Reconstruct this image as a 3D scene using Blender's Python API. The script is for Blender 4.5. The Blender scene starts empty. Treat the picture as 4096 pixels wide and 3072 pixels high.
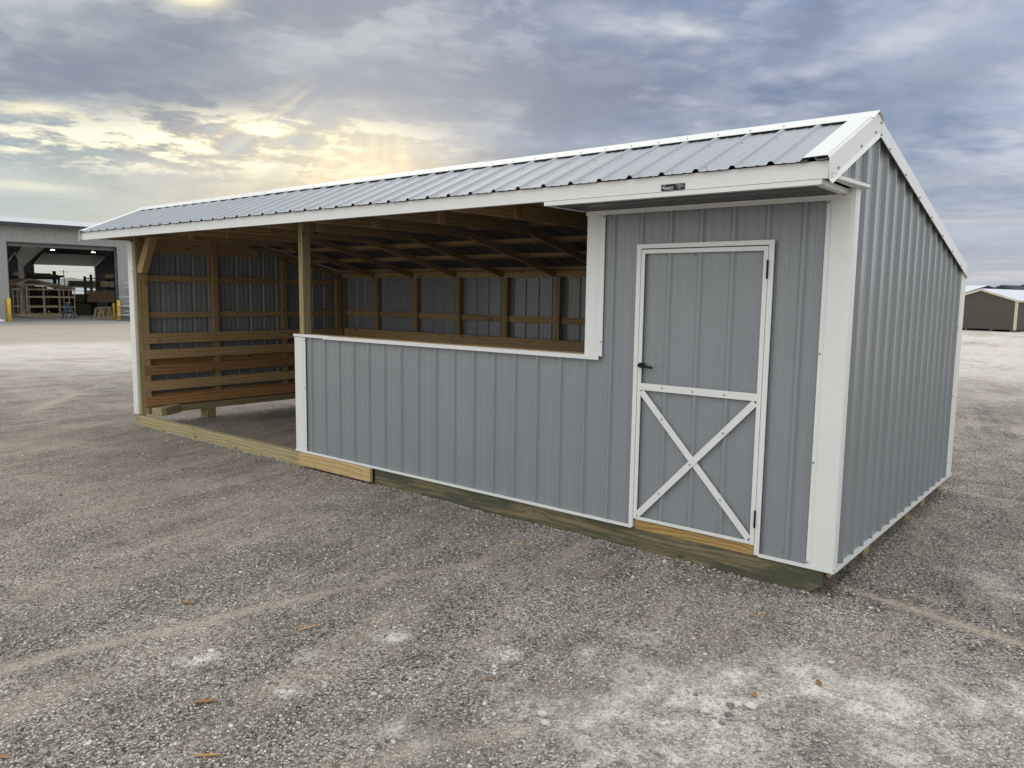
import bpy, bmesh, math, random
import numpy as np
from mathutils import Vector, Matrix, noise as mn
random.seed(7)
RAD = math.radians
S = bpy.context.scene
COL = S.collection

# ------------------------------------------------------------------ camera
CAMP = Vector((1.415, -4.8811, 1.8414))
yaw, pitch, roll = 0.6877, -0.1136, 0.014
Fv = Vector((-math.sin(yaw)*math.cos(pitch), math.cos(yaw)*math.cos(pitch), math.sin(pitch)))
R0 = Vector((math.cos(yaw), math.sin(yaw), 0)); U0 = R0.cross(Fv)
Rv = R0*math.cos(roll)+U0*math.sin(roll); Uv = -R0*math.sin(roll)+U0*math.cos(roll)
cam = bpy.data.cameras.new('camera'); co = bpy.data.objects.new('camera', cam); COL.objects.link(co)
M = Matrix.Identity(4)
for i in range(3):
    M[i][0] = Rv[i]; M[i][1] = Uv[i]; M[i][2] = -Fv[i]; M[i][3] = CAMP[i]
co.matrix_world = M
cam.sensor_width = 36; cam.sensor_fit = 'HORIZONTAL'; cam.lens = 36*3088.67/4096
cam.clip_start = .05; cam.clip_end = 5000
S.camera = co

# ------------------------------------------------------------------ node expression helper
class X:
    def __init__(s, nt, k): s.nt = nt; s.k = k
    def m(s, op, *a, clamp=False):
        n = s.nt.nodes.new('ShaderNodeMath'); n.operation = op; n.use_clamp = clamp
        for i, v in enumerate((s,)+a):
            if isinstance(v, X): s.nt.links.new(v.k, n.inputs[i])
            else: n.inputs[i].default_value = v
        return X(s.nt, n.outputs[0])
    def __add__(s, o): return s.m('ADD', o)
    __radd__ = __add__
    def __sub__(s, o): return s.m('SUBTRACT', o)
    def __rsub__(s, o): return (s*-1)+o
    def __mul__(s, o): return s.m('MULTIPLY', o)
    __rmul__ = __mul__
    def __truediv__(s, o): return s.m('DIVIDE', o)
    def abs(s): return s.m('ABSOLUTE')
    def max(s, o): return s.m('MAXIMUM', o)
    def min(s, o): return s.m('MINIMUM', o)
    def exp(s): return s.m('EXPONENT')
    def clamp(s): return s.m('ADD', 0.0, clamp=True)
    def smooth(s, a, b, lo=0., hi=1.):
        n = s.nt.nodes.new('ShaderNodeMapRange'); n.interpolation_type = 'SMOOTHSTEP'
        s.nt.links.new(s.k, n.inputs[0])
        for i, v in enumerate((a, b, lo, hi)): n.inputs[i+1].default_value = v
        return X(s.nt, n.outputs[0])
    def lin(s, a, b, lo=0., hi=1.):
        n = s.nt.nodes.new('ShaderNodeMapRange'); s.nt.links.new(s.k, n.inputs[0])
        for i, v in enumerate((a, b, lo, hi)): n.inputs[i+1].default_value = v
        return X(s.nt, n.outputs[0])
def vec(nt, x, y, z=0.):
    n = nt.nodes.new('ShaderNodeCombineXYZ')
    for i, v in enumerate((x, y, z)):
        if isinstance(v, X): nt.links.new(v.k, n.inputs[i])
        else: n.inputs[i].default_value = v
    return n.outputs[0]
def sep(nt, sock):
    n = nt.nodes.new('ShaderNodeSeparateXYZ'); nt.links.new(sock, n.inputs[0])
    return [X(nt, n.outputs[i]) for i in range(3)]
def noise(nt, v, scale=1., detail=4., rough=.55, dist=0.):
    n = nt.nodes.new('ShaderNodeTexNoise'); nt.links.new(v, n.inputs['Vector'])
    n.inputs['Scale'].default_value = scale; n.inputs['Detail'].default_value = detail
    n.inputs['Roughness'].default_value = rough; n.inputs['Distortion'].default_value = dist
    return X(nt, n.outputs[0])
def voro(nt, v, scale, feature='F1', rnd=1.):
    n = nt.nodes.new('ShaderNodeTexVoronoi'); n.feature = feature; nt.links.new(v, n.inputs['Vector'])
    n.inputs['Scale'].default_value = scale; n.inputs['Randomness'].default_value = rnd
    return n
def mix(nt, f, a, b):
    n = nt.nodes.new('ShaderNodeMix'); n.data_type = 'RGBA'; n.clamp_factor = True
    if isinstance(f, X): nt.links.new(f.k, n.inputs[0])
    else: n.inputs[0].default_value = f
    for v, i in ((a, 6), (b, 7)):
        if isinstance(v, tuple): n.inputs[i].default_value = (*v[:3], 1)
        else: nt.links.new(v, n.inputs[i])
    return n.outputs[2]
def scalec(nt, c, f):
    n = nt.nodes.new('ShaderNodeVectorMath'); n.operation = 'SCALE'
    nt.links.new(c, n.inputs[0])
    if isinstance(f, X): nt.links.new(f.k, n.inputs[3])
    else: n.inputs[3].default_value = f
    return n.outputs[0]
def addc(nt, a, b):
    n = nt.nodes.new('ShaderNodeVectorMath'); n.operation = 'ADD'
    nt.links.new(a, n.inputs[0]); nt.links.new(b, n.inputs[1]); return n.outputs[0]

# ------------------------------------------------------------------ world: clouded evening sky
SUN_AZ, SUN_EL = 138.0, 19.5
W = bpy.data.worlds.new('World'); S.world = W; W.use_nodes = True
nt = W.node_tree; nt.nodes.clear()
tc = nt.nodes.new('ShaderNodeTexCoord'); D = tc.outputs['Generated']
dx, dy, dz = sep(nt, D)
az = dy.m('ARCTAN2', dx)*(180/math.pi); el = dz.m('ARCSINE')*(180/math.pi)
def gau(a, e, sa, se, tilt=0.):
    A = az-a; Ee = el-e
    if tilt: Ee = Ee-A*tilt
    A = A/sa; Ee = Ee/se
    return ((A*A+Ee*Ee)*-1.).exp()
zz = dz.max(0.)+.13
px, py = dx/zz, dy/zz
# view-aligned cloud sheet coordinates: u runs across, v runs away
uu = px*.77+py*.64; vv = py*.77-px*.64
big = noise(nt, vec(nt, uu*.75, vv*1.1, 3.1), 1., 2, .5)
mid = noise(nt, vec(nt, uu*1.9+vv*.25, vv*2.2, 8.), 1., 4, .55, .12)
fine = noise(nt, vec(nt, uu*3.4+vv*1.2, vv*5.2-uu*1.6, 1.7), 1., 4, .58, .1)
wav = noise(nt, vec(nt, az*.12, el*.34, .5), 1., 3, .58, .15)
cum = noise(nt, vec(nt, az*.23, el*.85, 5.5), 1., 6, .64, .12)
light = (big*.55+mid*.45).smooth(.37, .66)
# tone of the cloud deck
cold = mix(nt, light, (.185, .255, .395), (.39, .465, .60))
warmg = mix(nt, light, (.215, .26, .335), (.47, .51, .55))
side = az.smooth(118., 156.)
base = mix(nt, side, cold, warmg)
lump = noise(nt, vec(nt, az*.10+3., el*.27, 1.5), 1., 6, .62, .2)
base = mix(nt, lump.smooth(.50, .66)*.55, base, mix(nt, side, (.50, .56, .66), (.60, .62, .63)))
base = mix(nt, lump.smooth(.48, .36)*.55, base, (.19, .235, .33))
# dark slab of cloud over the glow
slab = gau(127., 14.2, 14., 3.0, -.03)+gau(102., 13.4, 7., 1.8, -.22)*.75+gau(158., 12.6, 9., 1.5)*.9+gau(112., 10., 9., 2.2)*.5+gau(143., 14.6, 9., 1.6)*.6
slab = (slab*(wav*1.1+.45)).clamp()
base = mix(nt, slab*.78, base, (.20, .245, .34))
# bright wisps
wis = (fine*.6+mid*.4).smooth(.52, .70)
wm = gau(116.5, 17.9, 4.5, 1.5, .08)+gau(106.5, 15.6, 9., 1.3, -.30)*.9+gau(153., 17., 5., 1.2)*.5+gau(101., 9.5, 6., 1.8)*.6+gau(161., 17.5, 5., 1.6)*.6+gau(124., 19., 5., 1.2)*.4+gau(112., 12.3, 5., .8, -.2)*.5
wis2 = (mid*.5+fine*.5).smooth(.38, .62)
base = mix(nt, (wis*.38+wis2*wm*.8).clamp(), base, (.66, .69, .74))
# lower sky, paler toward the horizon
hor = el.smooth(11., 1.)
base = mix(nt, hor*.62, base, mix(nt, side, (.50, .525, .59), (.60, .62, .57)))
band = noise(nt, vec(nt, az*.05, el*1.1, 9.), 1., 2, .5, .3)
base = mix(nt, hor*band.smooth(.52, .7)*.5, base, (.72, .68, .64))
# glow
g1 = gau(147., 10.1, 8.5, 1.55, -.02); g2 = gau(160., 8.9, 9., 1.25); g3 = gau(140., 8.6, 6.0, 2.9); g4 = gau(151.3, 18.8, 2.0, .8)+gau(161.5, 6.3, 3.4, .35)*.75+gau(160.5, 10.9, 2.6, .4)*.6; g5 = gau(143., 6., 14., 3.2)
base = mix(nt, (g5*.60+g1*.3+g3*.35).clamp(), base, (.80, .67, .45))
rag = cum.smooth(.45, .57)
base = mix(nt, ((g1*1.15+g2*1.0)*rag+g4*cum.smooth(.35, .52)*1.5).clamp(), base, (1.02, .93, .66))
core = cum.smooth(.51, .60)
base = mix(nt, ((g1+g2*.7+g3*.3)*core*1.0).clamp(), base, (1.3, 1.25, .98))
base = mix(nt, (g1+g2).clamp()*cum.smooth(.46, .36)*.8, base, (.40, .51, .60))
# rays falling from the hidden sun
RA, RE = 138.5, 18.0
th = (az-RA).m('ARCTAN2', (RE-el)*1.0)
rayn = noise(nt, vec(nt, th*4.6, 0., 2.2), 1., 3, .6)
rad = ((az-RA)*(az-RA)+(el-RE)*(el-RE)).m('SQRT')
rmask = rad.smooth(5.5, 8.5)*rad.smooth(21., 12.)*th.smooth(-.35, -.05)*th.smooth(1.2, .7)*el.smooth(2.5, 5.5)
base = mix(nt, g3*.58, base, (.98, .84, .56))
base = mix(nt, rmask*rayn.smooth(.46, .64)*.45, base, (1.08, .90, .58))
base = mix(nt, rmask*rayn.smooth(.48, .36)*.35, base, (.45, .46, .45))
# pale patch of clear evening sky low on the left
base = mix(nt, gau(164., 5., 11., 4.5)*.60, base, (.50, .60, .60))
base = mix(nt, gau(161., 2.8, 16., 1.3)*band.smooth(.4, .6)*.5, base, (.95, .80, .56))
# physically based sky added for colour in the thin places
sky = nt.nodes.new('ShaderNodeTexSky'); sky.sky_type = 'NISHITA'; sky.sun_disc = False
sky.sun_elevation = RAD(SUN_EL); sky.sun_rotation = RAD(90-SUN_AZ)
skc = scalec(nt, sky.outputs[0], .055)
deck = scalec(nt, base, .93)
tot = addc(nt, deck, scalec(nt, skc, .10))
# unseen sky overhead and behind the camera boosted to light the walls
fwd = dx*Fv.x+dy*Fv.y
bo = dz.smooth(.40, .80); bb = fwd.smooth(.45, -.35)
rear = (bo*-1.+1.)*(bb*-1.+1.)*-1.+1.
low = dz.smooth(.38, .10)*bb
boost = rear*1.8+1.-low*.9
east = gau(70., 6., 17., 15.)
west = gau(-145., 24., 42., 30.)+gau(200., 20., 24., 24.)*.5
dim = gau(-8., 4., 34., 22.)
boost = (boost+east*1.6+west*1.2)*(dim*-.30+1.)  # unseen bright and dim areas added to shape light on the wall ribs
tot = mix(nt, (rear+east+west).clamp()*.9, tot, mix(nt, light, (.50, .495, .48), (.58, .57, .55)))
# apply the added brightening and dimming
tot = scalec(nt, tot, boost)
below = dz.smooth(-.02, 0.)
tot = mix(nt, below, (.20, .19, .18), tot)
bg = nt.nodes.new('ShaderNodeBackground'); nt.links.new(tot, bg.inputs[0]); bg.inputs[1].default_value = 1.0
ow = nt.nodes.new('ShaderNodeOutputWorld'); nt.links.new(bg.outputs[0], ow.inputs[0])
W.cycles.sampling_method = 'MANUAL'; W.cycles.sample_map_resolution = 512
S.cycles.max_bounces = 6; S.cycles.diffuse_bounces = 4; S.cycles.glossy_bounces = 3

sl = bpy.data.lights.new('sun', 'SUN'); sl.energy = .6; sl.angle = RAD(25); sl.color = (1., .88, .70)
so = bpy.data.objects.new('sun', sl); COL.objects.link(so)
sd = Vector((math.cos(RAD(SUN_AZ))*math.cos(RAD(SUN_EL)), math.sin(RAD(SUN_AZ))*math.cos(RAD(SUN_EL)), math.sin(RAD(SUN_EL))))
so.rotation_euler = sd.to_track_quat('Z', 'Y').to_euler(); so.location = sd*50
S.view_settings.view_transform = 'Standard'; S.view_settings.look = 'None'
S.view_settings.exposure = 0; S.view_settings.gamma = 1
S.render.engine = 'CYCLES'

# ------------------------------------------------------------------ materials
def mat(name):
    m = bpy.data.materials.new(name); m.use_nodes = True; nt = m.node_tree
    b = nt.nodes['Principled BSDF']; return m, nt, b
def bump(nt, b, h, strength=.5, dist=.01):
    n = nt.nodes.new('ShaderNodeBump'); n.inputs['Strength'].default_value = strength; n.inputs['Distance'].default_value = dist
    nt.links.new(h.k if isinstance(h, X) else h, n.inputs['Height']); nt.links.new(n.outputs[0], b.inputs['Normal'])
def objc(nt):
    g = nt.nodes.new('ShaderNodeNewGeometry'); return g.outputs['Position']
def setc(nt, b, c):
    if isinstance(c, tuple): b.inputs['Base Color'].default_value = (*c[:3], 1)
    else: nt.links.new(c, b.inputs['Base Color'])
def paint(name, c, rough=.38, spec=.5, var=.06, wob=.35, metallic=0., back=None):
    m, nt, b = mat(name); p = objc(nt)
    n1 = noise(nt, p, 1.7, 3, .55)
    f = n1.lin(.3, .7)
    lo = tuple(v*(1-var) for v in c); hi = tuple(v*(1+var) for v in c)
    cc = mix(nt, f, lo, hi)
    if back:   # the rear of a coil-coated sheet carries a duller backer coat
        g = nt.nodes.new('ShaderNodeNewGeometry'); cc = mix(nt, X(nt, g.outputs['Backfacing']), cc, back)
    setc(nt, b, cc)
    b.inputs['Roughness'].default_value = rough; b.inputs['Specular IOR Level'].default_value = spec
    b.inputs['Metallic'].default_value = metallic
    w = noise(nt, p, 2.4, 1, .4)
    bump(nt, b, w, wob, .012)
    return m
def wood(name, ca, cb, dark, rough=.75, knots=1., green=None, wear=0.):
    m, nt, b = mat(name)
    uvn = nt.nodes.new('ShaderNodeUVMap'); u, v, _ = sep(nt, uvn.outputs[0])
    oi = nt.nodes.new('ShaderNodeObjectInfo'); rn = X(nt, oi.outputs['Random'])
    uo = u+rn*37.; vo = v+rn*11.
    warp = noise(nt, vec(nt, uo*1.1, vo*5., rn*9), 1., 3, .5)
    kv = voro(nt, vec(nt, uo*2.6, vo*8.5, rn*5), 1.)
    kd = X(nt, kv.outputs['Distance'])
    knot = kd.smooth(.13, .085)*knots
    near = kd.smooth(.42, .08)
    ring = (((vo*150.+warp*22.+near*6.*knots).m('SINE'))*.5+.5)
    fib = noise(nt, vec(nt, uo*3., vo*170., rn*3), 1., 4, .65)
    blot = noise(nt, vec(nt, uo*1.6, vo*3., rn*7), 1., 4, .6)
    c = mix(nt, (ring*.55+fib*.5+warp*.2-.15).clamp(), ca, cb)
    c = mix(nt, blot.smooth(.45, .75)*.45, c, tuple(x*.72 for x in ca))
    c = mix(nt, ring.m('POWER', 6.)*.45, c, dark)
    if green:
        gm = noise(nt, vec(nt, uo*.9, vo*7., 4.), 1., 5, .65).smooth(.38, .54)
        c = mix(nt, gm*.88, c, green)
    if wear:
        wm_ = noise(nt, vec(nt, uo*4., vo*20., 4.), 1., 5, .7).smooth(.6, .72)
        c = mix(nt, wm_*wear, c, (.42, .40, .33))
    c = mix(nt, knot*.85, c, tuple(x*.55 for x in dark))
    tone = rn.lin(0., 1., .80, 1.16)
    setc(nt, b, scalec(nt, c, tone))
    b.inputs['Roughness'].default_value = rough; b.inputs['Specular IOR Level'].default_value = .3
    bump(nt, b, fib*.6+ring*.35-knot*.6, .45, .0015)
    return m
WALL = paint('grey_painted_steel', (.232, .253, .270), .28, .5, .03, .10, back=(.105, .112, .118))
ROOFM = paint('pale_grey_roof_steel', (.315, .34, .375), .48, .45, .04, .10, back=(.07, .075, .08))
WHITE = paint('white_painted_steel', (.70, .715, .705), .40, .5, .02, .06)
SCREW = paint('screw_steel', (.23, .24, .25), .4, .5, .05, .1)
BLACK = paint('black_plastic', (.010, .010, .011), .5, .25, .1, .05)
PINE = wood('pine_framing', (.43, .305, .165), (.345, .23, .115), (.20, .115, .05))
PINEO = wood('orange_pine', (.41, .24, .105), (.31, .165, .065), (.18, .08, .03))
TREAT = wood('treated_lumber', (.36, .305, .175), (.28, .23, .12), (.17, .13, .06), wear=.25)
FRESH = wood('fresh_treated_board', (.56, .43, .215), (.46, .33, .15), (.30, .18, .07), knots=.5)
GREEN = wood('green_treated_skid', (.235, .195, .11), (.165, .13, .07), (.055, .045, .025), green=(.055, .068, .042), wear=.5)
SILL = wood('threshold_board', (.40, .275, .11), (.28, .17, .06), (.14, .075, .025))
PLY = wood('partition_board', (.40, .28, .16), (.33, .22, .12), (.2, .12, .06), knots=.2)
DKWOOD = wood('weathered_rack_timber', (.16, .135, .09), (.11, .09, .06), (.06, .045, .03))
LUM1 = wood('stacked_pine', (.46, .37, .25), (.36, .28, .18), (.13, .08, .045), knots=.4)
LUM2 = wood('stacked_brown_lumber', (.30, .215, .14), (.21, .145, .09), (.07, .04, .02), knots=.4)
LUM3 = wood('stacked_green_lumber', (.10, .11, .065), (.07, .075, .045), (.035, .035, .02), knots=.4)

# ------------------------------------------------------------------ mesh helpers
WL = {}
def link(name, me, mats, parent=None):
    o = bpy.data.objects.new(name, me); COL.objects.link(o)
    for m in (mats if isinstance(mats, (list, tuple)) else [mats]): me.materials.append(m)
    if parent is not None:
        o.parent = parent; o.location = -WL[parent.name]
    WL[o.name] = Vector((0, 0, 0)); return o
def tag(o, label=None, cat=None, group=None, kind=None):
    if label: o['label'] = label
    if cat: o['category'] = cat
    if group: o['group'] = group
    if kind: o['kind'] = kind
    return o
def empty(name, loc, label, cat, group=None):
    o = bpy.data.objects.new(name, None); COL.objects.link(o); o.location = loc; o.empty_display_size = .2
    WL[o.name] = Vector(loc); return tag(o, label, cat, group)
class B:
    """collects shapes; build() makes ONE mesh object"""
    def __init__(s): s.bm = bmesh.new(); s.uv = s.bm.loops.layers.uv.new('UVMap'); s.mi = 0
    def face(s, pts, uvs=None, smooth=False):
        vs = [s.bm.verts.new(p) for p in pts]; f = s.bm.faces.new(vs); f.material_index = s.mi; f.smooth = smooth
        if uvs:
            for l, t in zip(f.loops, uvs): l[s.uv].uv = t
        return f
    def obox(s, o, ax, ay, az_, ch=0.):
        """box from corner o with edge vectors; u runs along the longest edge"""
        o, ax, ay, az_ = map(Vector, (o, ax, ay, az_))
        if ax.cross(ay).dot(az_) < 0: o = o+ax; ax = -ax
        L = [ax.length, ay.length, az_.length]; k = L.index(max(L)); u0 = random.random()*5
        vs = {}
        for i in (0, 1):
            for j in (0, 1):
                for l in (0, 1): vs[i, j, l] = s.bm.verts.new(o+ax*i+ay*j+az_*l)
        F = [((0,0,0),(0,1,0),(1,1,0),(1,0,0)), ((0,0,1),(1,0,1),(1,1,1),(0,1,1)), ((0,0,0),(1,0,0),(1,0,1),(0,0,1)),
             ((0,1,0),(0,1,1),(1,1,1),(1,1,0)), ((0,0,0),(0,0,1),(0,1,1),(0,1,0)), ((1,0,0),(1,1,0),(1,1,1),(1,0,1))]
        fs = []
        for q in F:
            f = s.bm.faces.new([vs[c] for c in q]); f.material_index = s.mi; fs.append(f)
        a, b_ = [i for i in range(3) if i != k]
        for f, q in zip(fs, F):
            for lo, c in zip(f.loops, q):
                var = [i for i in range(3) if len({x[i] for x in q}) > 1]
                if k in var:
                    oth = [i for i in var if i != k][0]
                    lo[s.uv].uv = (u0+c[k]*L[k], (0 if oth == a else .37)+c[oth]*L[oth]+u0)
                else: lo[s.uv].uv = (u0+c[a]*L[a], u0+c[b_]*L[b_])
        if ch:
            es = list({e for f in fs for e in f.edges})
            bmesh.ops.bevel(s.bm, geom=es, offset=ch, segments=1, affect='EDGES', profile=.5, material=s.mi)
        return s
    def box(s, x0, x1, y0, y1, z0, z1, ch=0.):
        return s.obox((x0, y0, z0), (x1-x0, 0, 0), (0, y1-y0, 0), (0, 0, z1-z0), ch)
    def prism(s, pts, ext):
        """polygon pts (3D, planar) extruded by vector ext"""
        ext = Vector(ext); P = [Vector(p) for p in pts]; n = len(P)
        nrm = sum(((P[i]-P[0]).cross(P[i+1]-P[0]) for i in range(1, n-1)), Vector())
        if nrm.dot(ext) > 0: P = P[::-1]
        a = [s.bm.verts.new(p) for p in P]; b_ = [s.bm.verts.new(p+ext) for p in P]
        fs = [s.bm.faces.new(a), s.bm.faces.new(b_[::-1])]
        for i in range(n): fs.append(s.bm.faces.new((a[(i+1) % n], a[i], b_[i], b_[(i+1) % n])))
        ax = max(((P[(i+1) % n]-P[i]) for i in range(n)), key=lambda v: v.length)
        if ext.length > ax.length: ax = ext
        ax = ax.normalized(); u0 = random.random()*5
        for f in fs:
            f.material_index = s.mi; f.normal_update()
            t = f.normal.cross(ax)
            if t.length < .3: t = f.normal.orthogonal(); bx = f.normal.cross(t)
            else: bx = ax
            for l in f.loops: l[s.uv].uv = (u0+l.vert.co.dot(bx), u0+l.vert.co.dot(t.normalized()))
        return s
    def tube(s, p0, p1, r0, r1=None, n=12, cap=True, smooth=True):
        p0, p1 = Vector(p0), Vector(p1); r1 = r0 if r1 is None else r1
        d = (p1-p0).normalized(); a = d.orthogonal().normalized(); b_ = d.cross(a)
        A = [s.bm.verts.new(p0+(a*math.cos(t)+b_*math.sin(t))*r0) for t in [2*math.pi*i/n for i in range(n)]]
        Bv = [s.bm.verts.new(p1+(a*math.cos(t)+b_*math.sin(t))*r1) for t in [2*math.pi*i/n for i in range(n)]]
        for i in range(n):
            f = s.bm.faces.new((A[i], A[(i+1) % n], Bv[(i+1) % n], Bv[i])); f.smooth = smooth; f.material_index = s.mi
        if cap:
            for q in (A[::-1], Bv): f = s.bm.faces.new(q); f.material_index = s.mi
        return s
    def lathe(s, c, prof, n=16):
        c = Vector(c); rings = []
        for r, z in prof: rings.append([s.bm.verts.new(c+Vector((r*math.cos(2*math.pi*i/n), r*math.sin(2*math.pi*i/n), z))) for i in range(n)])
        for a, b_ in zip(rings, rings[1:]):
            for i in range(n):
                f = s.bm.faces.new((a[i], a[(i+1) % n], b_[(i+1) % n], b_[i])); f.smooth = True; f.material_index = s.mi
        s.bm.faces.new(rings[0][::-1]).material_index = s.mi; s.bm.faces.new(rings[-1]).material_index = s.mi
        return s
    def screw(s, p, n, r=.0055):
        """hex-washer screw: flat washer and a domed head"""
        p, n = Vector(p), Vector(n).normalized(); mi = s.mi; s.mi = 1
        s.tube(p, p+n*.002, r*1.25, r*1.25, 8); s.tube(p+n*.002, p+n*.007, r*.75, r*.6, 6); s.mi = mi
    def build(s, name, mats, parent=None):
        me = bpy.data.meshes.new(name); s.bm.to_mesh(me); s.bm.free()
        return link(name, me, mats, parent)
PER = .2286
def profile(s0, s1, ph, per=PER, H=.019, minor=True, extra=(), rw=.026, rt=.009):
    pts = {}
    def put(s_, h): pts[round(s_, 5)] = max(h, pts.get(round(s_, 5), 0))
    k0 = int(math.floor((s0-ph)/per))-1; k1 = int(math.ceil((s1-ph)/per))+1
    base = []
    for k in range(k0, k1+1):
        c = ph+k*per
        base += [(c-rw, 0), (c-rw*.80, H*.22), (c-rt*1.25, H*.90), (c-rt*.8, H), (c+rt*.8, H), (c+rt*1.25, H*.90), (c+rw*.80, H*.22), (c+rw, 0)]
        if minor:
            for q in (per/3, 2*per/3): base += [(c+q-.012, 0), (c+q-.007, .0028), (c+q+.007, .0028), (c+q+.012, 0)]
    base.sort()
    def h(x):
        for (a, ha), (b_, hb) in zip(base, base[1:]):
            if a <= x <= b_: return ha+(hb-ha)*((x-a)/(b_-a) if b_ > a else 0)
        return 0
    out = [(s0, h(s0))]+[(a, b_) for a, b_ in base if s0+1e-4 < a < s1-1e-4]+[(s1, h(s1))]
    for e in extra:
        if s0 < e < s1: out.append((e, h(e)))
    return sorted(out)
def sheet(b, s0, s1, ph, fn, vb, vt, **kw):
    """ribbed sheet: fn(s,h,v)->point, v from vb(s) to vt(s)"""
    pr = profile(s0, s1, ph, **kw)
    lo = [b.bm.verts.new(fn(s_, h_, vb(s_))) for s_, h_ in pr]; hi = [b.bm.verts.new(fn(s_, h_, vt(s_))) for s_, h_ in pr]
    for i in range(len(pr)-1):
        f = b.bm.faces.new((lo[i], lo[i+1], hi[i+1], hi[i])); f.material_index = b.mi
cst = lambda v: (lambda s_: v)

# ================================================================== GROUND
def hgt(x, y):
    r = math.hypot(x-CAMP.x, y-CAMP.y)
    a = mn.fractal(Vector((x*.9, y*.35, 0)), 1., 2., 4)*.010
    a += mn.fractal(Vector((x*3.1, y*1.6, 5)), 1., 2., 3)*.0045
    a += mn.noise(Vector((x*.06, y*.06, 2)))*.06*min(1, max(0, (r-14)/20))
    # wheel track from the near corner of the shed to the right
    q = (y-(.245-.21*x))
    if x > -.05: a += (-.014*math.exp(-(q/.075)**2)+.011*math.exp(-((q+.14)/.05)**2)+.010*math.exp(-((q-.13)/.04)**2))*min(1, (x+.05)*5)
    # keep it level under skids and slabs
    if x < -38: a *= .1
    return min(a-.006, .006) if (-9.6 < x < .1 and -.15 < y < 3.9) else a-.006
def make_ground():
    me = bpy.data.meshes.new('ground'); na, nr = 560, 330
    rs = [0]+[.25*((1500/.25)**(i/(nr-1))) for i in range(nr)]
    V = [(CAMP.x, CAMP.y, 0)]
    for r in rs[1:]:
        for j in range(na):
            t = 2*math.pi*j/na; x = CAMP.x+r*math.cos(t); y = CAMP.y+r*math.sin(t)
            V.append((x, y, hgt(x, y) if r < 120 else 0))
    F = [(0, 1+j, 1+(j+1) % na) for j in range(na)]
    for i in range(nr-1):
        a = 1+i*na; b_ = a+na
        for j in range(na): F.append((a+j, b_+j, b_+(j+1) % na, a+(j+1) % na))
    me.from_pydata(V, [], F); me.polygons.foreach_set('use_smooth', [True]*len(me.polygons))
    m, nt, b = mat('gravel_yard'); P = objc(nt); x, y, z = sep(nt, P)
    vp = vec(nt, x, y, 0.)
    # --- large stains and dust
    n1 = noise(nt, vp, .55, 4, .6, .3); n2 = noise(nt, vp, 2.1, 5, .65, .3); n3 = noise(nt, vp, 8., 4, .65)
    st1 = noise(nt, vec(nt, x*2.2+y*.35, y*.30, 3.), 1., 5, .6, .25)
    st2 = noise(nt, vec(nt, x*6.+y*1.6, y*.8, 7.), 1., 4, .6, .2)
    def seg(ax_, ay_, bx_, by_, w, wob=.05, fade=.25):
        L = math.hypot(bx_-ax_, by_-ay_); ux, uy = (bx_-ax_)/L, (by_-ay_)/L
        al = (x-ax_)*ux+(y-ay_)*uy; pe = (x-ax_)*-uy+(y-ay_)*ux+(n2-.5)*wob
        return ((pe/w)*(pe/w)*-1.).exp()*al.smooth(-fade, fade)*al.smooth(L+fade, L-fade)
    def blob(cx, cy, w, h=None):
        h = h or w; a = (x-cx)/w+(n2-.5)*2.6; c = (y-cy)/h+(n3-.5)*1.8
        return ((a*a+c*c)*-1.).exp()
    dist = ((x-CAMP.x)*(x-CAMP.x)+(y-CAMP.y)*(y-CAMP.y)).m('SQRT')
    dust = (st1.smooth(.50, .66)*.55+st2.smooth(.50, .64)*.45+n1.smooth(.50, .64)*.35)
    tr = (seg(-2.85, -3.9, -2.35, -1.9, .05, .14)*.85+seg(-2.3, -1.7, -2.0, -.8, .05, .1)*.5+seg(-3.85, -4.1, -4.3, -.9, .05, .5)*.3+seg(-1.9, -3.4, -.95, -1.2, .05, .4)*.35
          +seg(-11.6, -.6, -13.2, .75, .12, .3, .4)*.9+seg(-13.2, .7, -14.3, .95, .12, .3, .3)*.5+seg(-5., -3.2, -6.8, 1.4, .06, .6)*.25+seg(-1.3, -3.8, -.4, -2.2, .05, .4)*.4+seg(-4.8, -4.4, -5.6, .5, .05, .6)*.2)
    tB = seg(-.03, .245, 4.5, -.70, .050, .05)+seg(.05, 3.63, 3., 3.0, .05, .08)*.8+seg(.2, 1.6, 3.5, 1.0, .05, .1)*.3
    white = (blob(.50, -1.12, .42, .33)*.95+blob(-.10, -1.72, .36, .26)*1.0+blob(.05, -1.30, .20, .13)*.9+blob(-1.02, -1.95, .07)*.9+blob(-1.62, -2.2, .07)*.9+blob(-2.14, -2.98, .09)*.6
             +blob(-.5, -2.2, .30, .2)*.75+blob(.1, -2.2, .35, .3)*.85+blob(1.2, -.7, .35, .3)*.8+blob(.8, .9, .22, .3)*.45+blob(-.9, -2.75, .22, .12)*.6+blob(-.62, -1.25, .16, .08)*.4+blob(.75, -1.6, .4)*.7)
    white = (white*(n2.smooth(.38, .62)*.9+.25)*(n3.smooth(.35, .65)*.9+.35)).clamp()
    spot = lambda cx, cy, w: ((((x-cx)*(x-cx)+(y-cy)*(y-cy)*.6)/(w*w)+(n3-.5)*3.)*-1.).exp()
    white = (white+(spot(-1.585, -2.17, .055)+spot(-1.01, -1.92, .05)+spot(-2.144, -2.98, .05)+spot(-1.55, -2.9, .045)+spot(-1.78, -2.62, .05)*.6+spot(-.72, -1.62, .05)*.7+spot(-.35, -1.55, .05)*.5)*.9).clamp()
    far = dist.smooth(13., 27.)
    brown = ((x+7.5)/5.)*((x+7.5)/5.)+((y+.6)/3.6)*((y+.6)/3.6)
    brown = (brown*-1.).exp()
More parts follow.
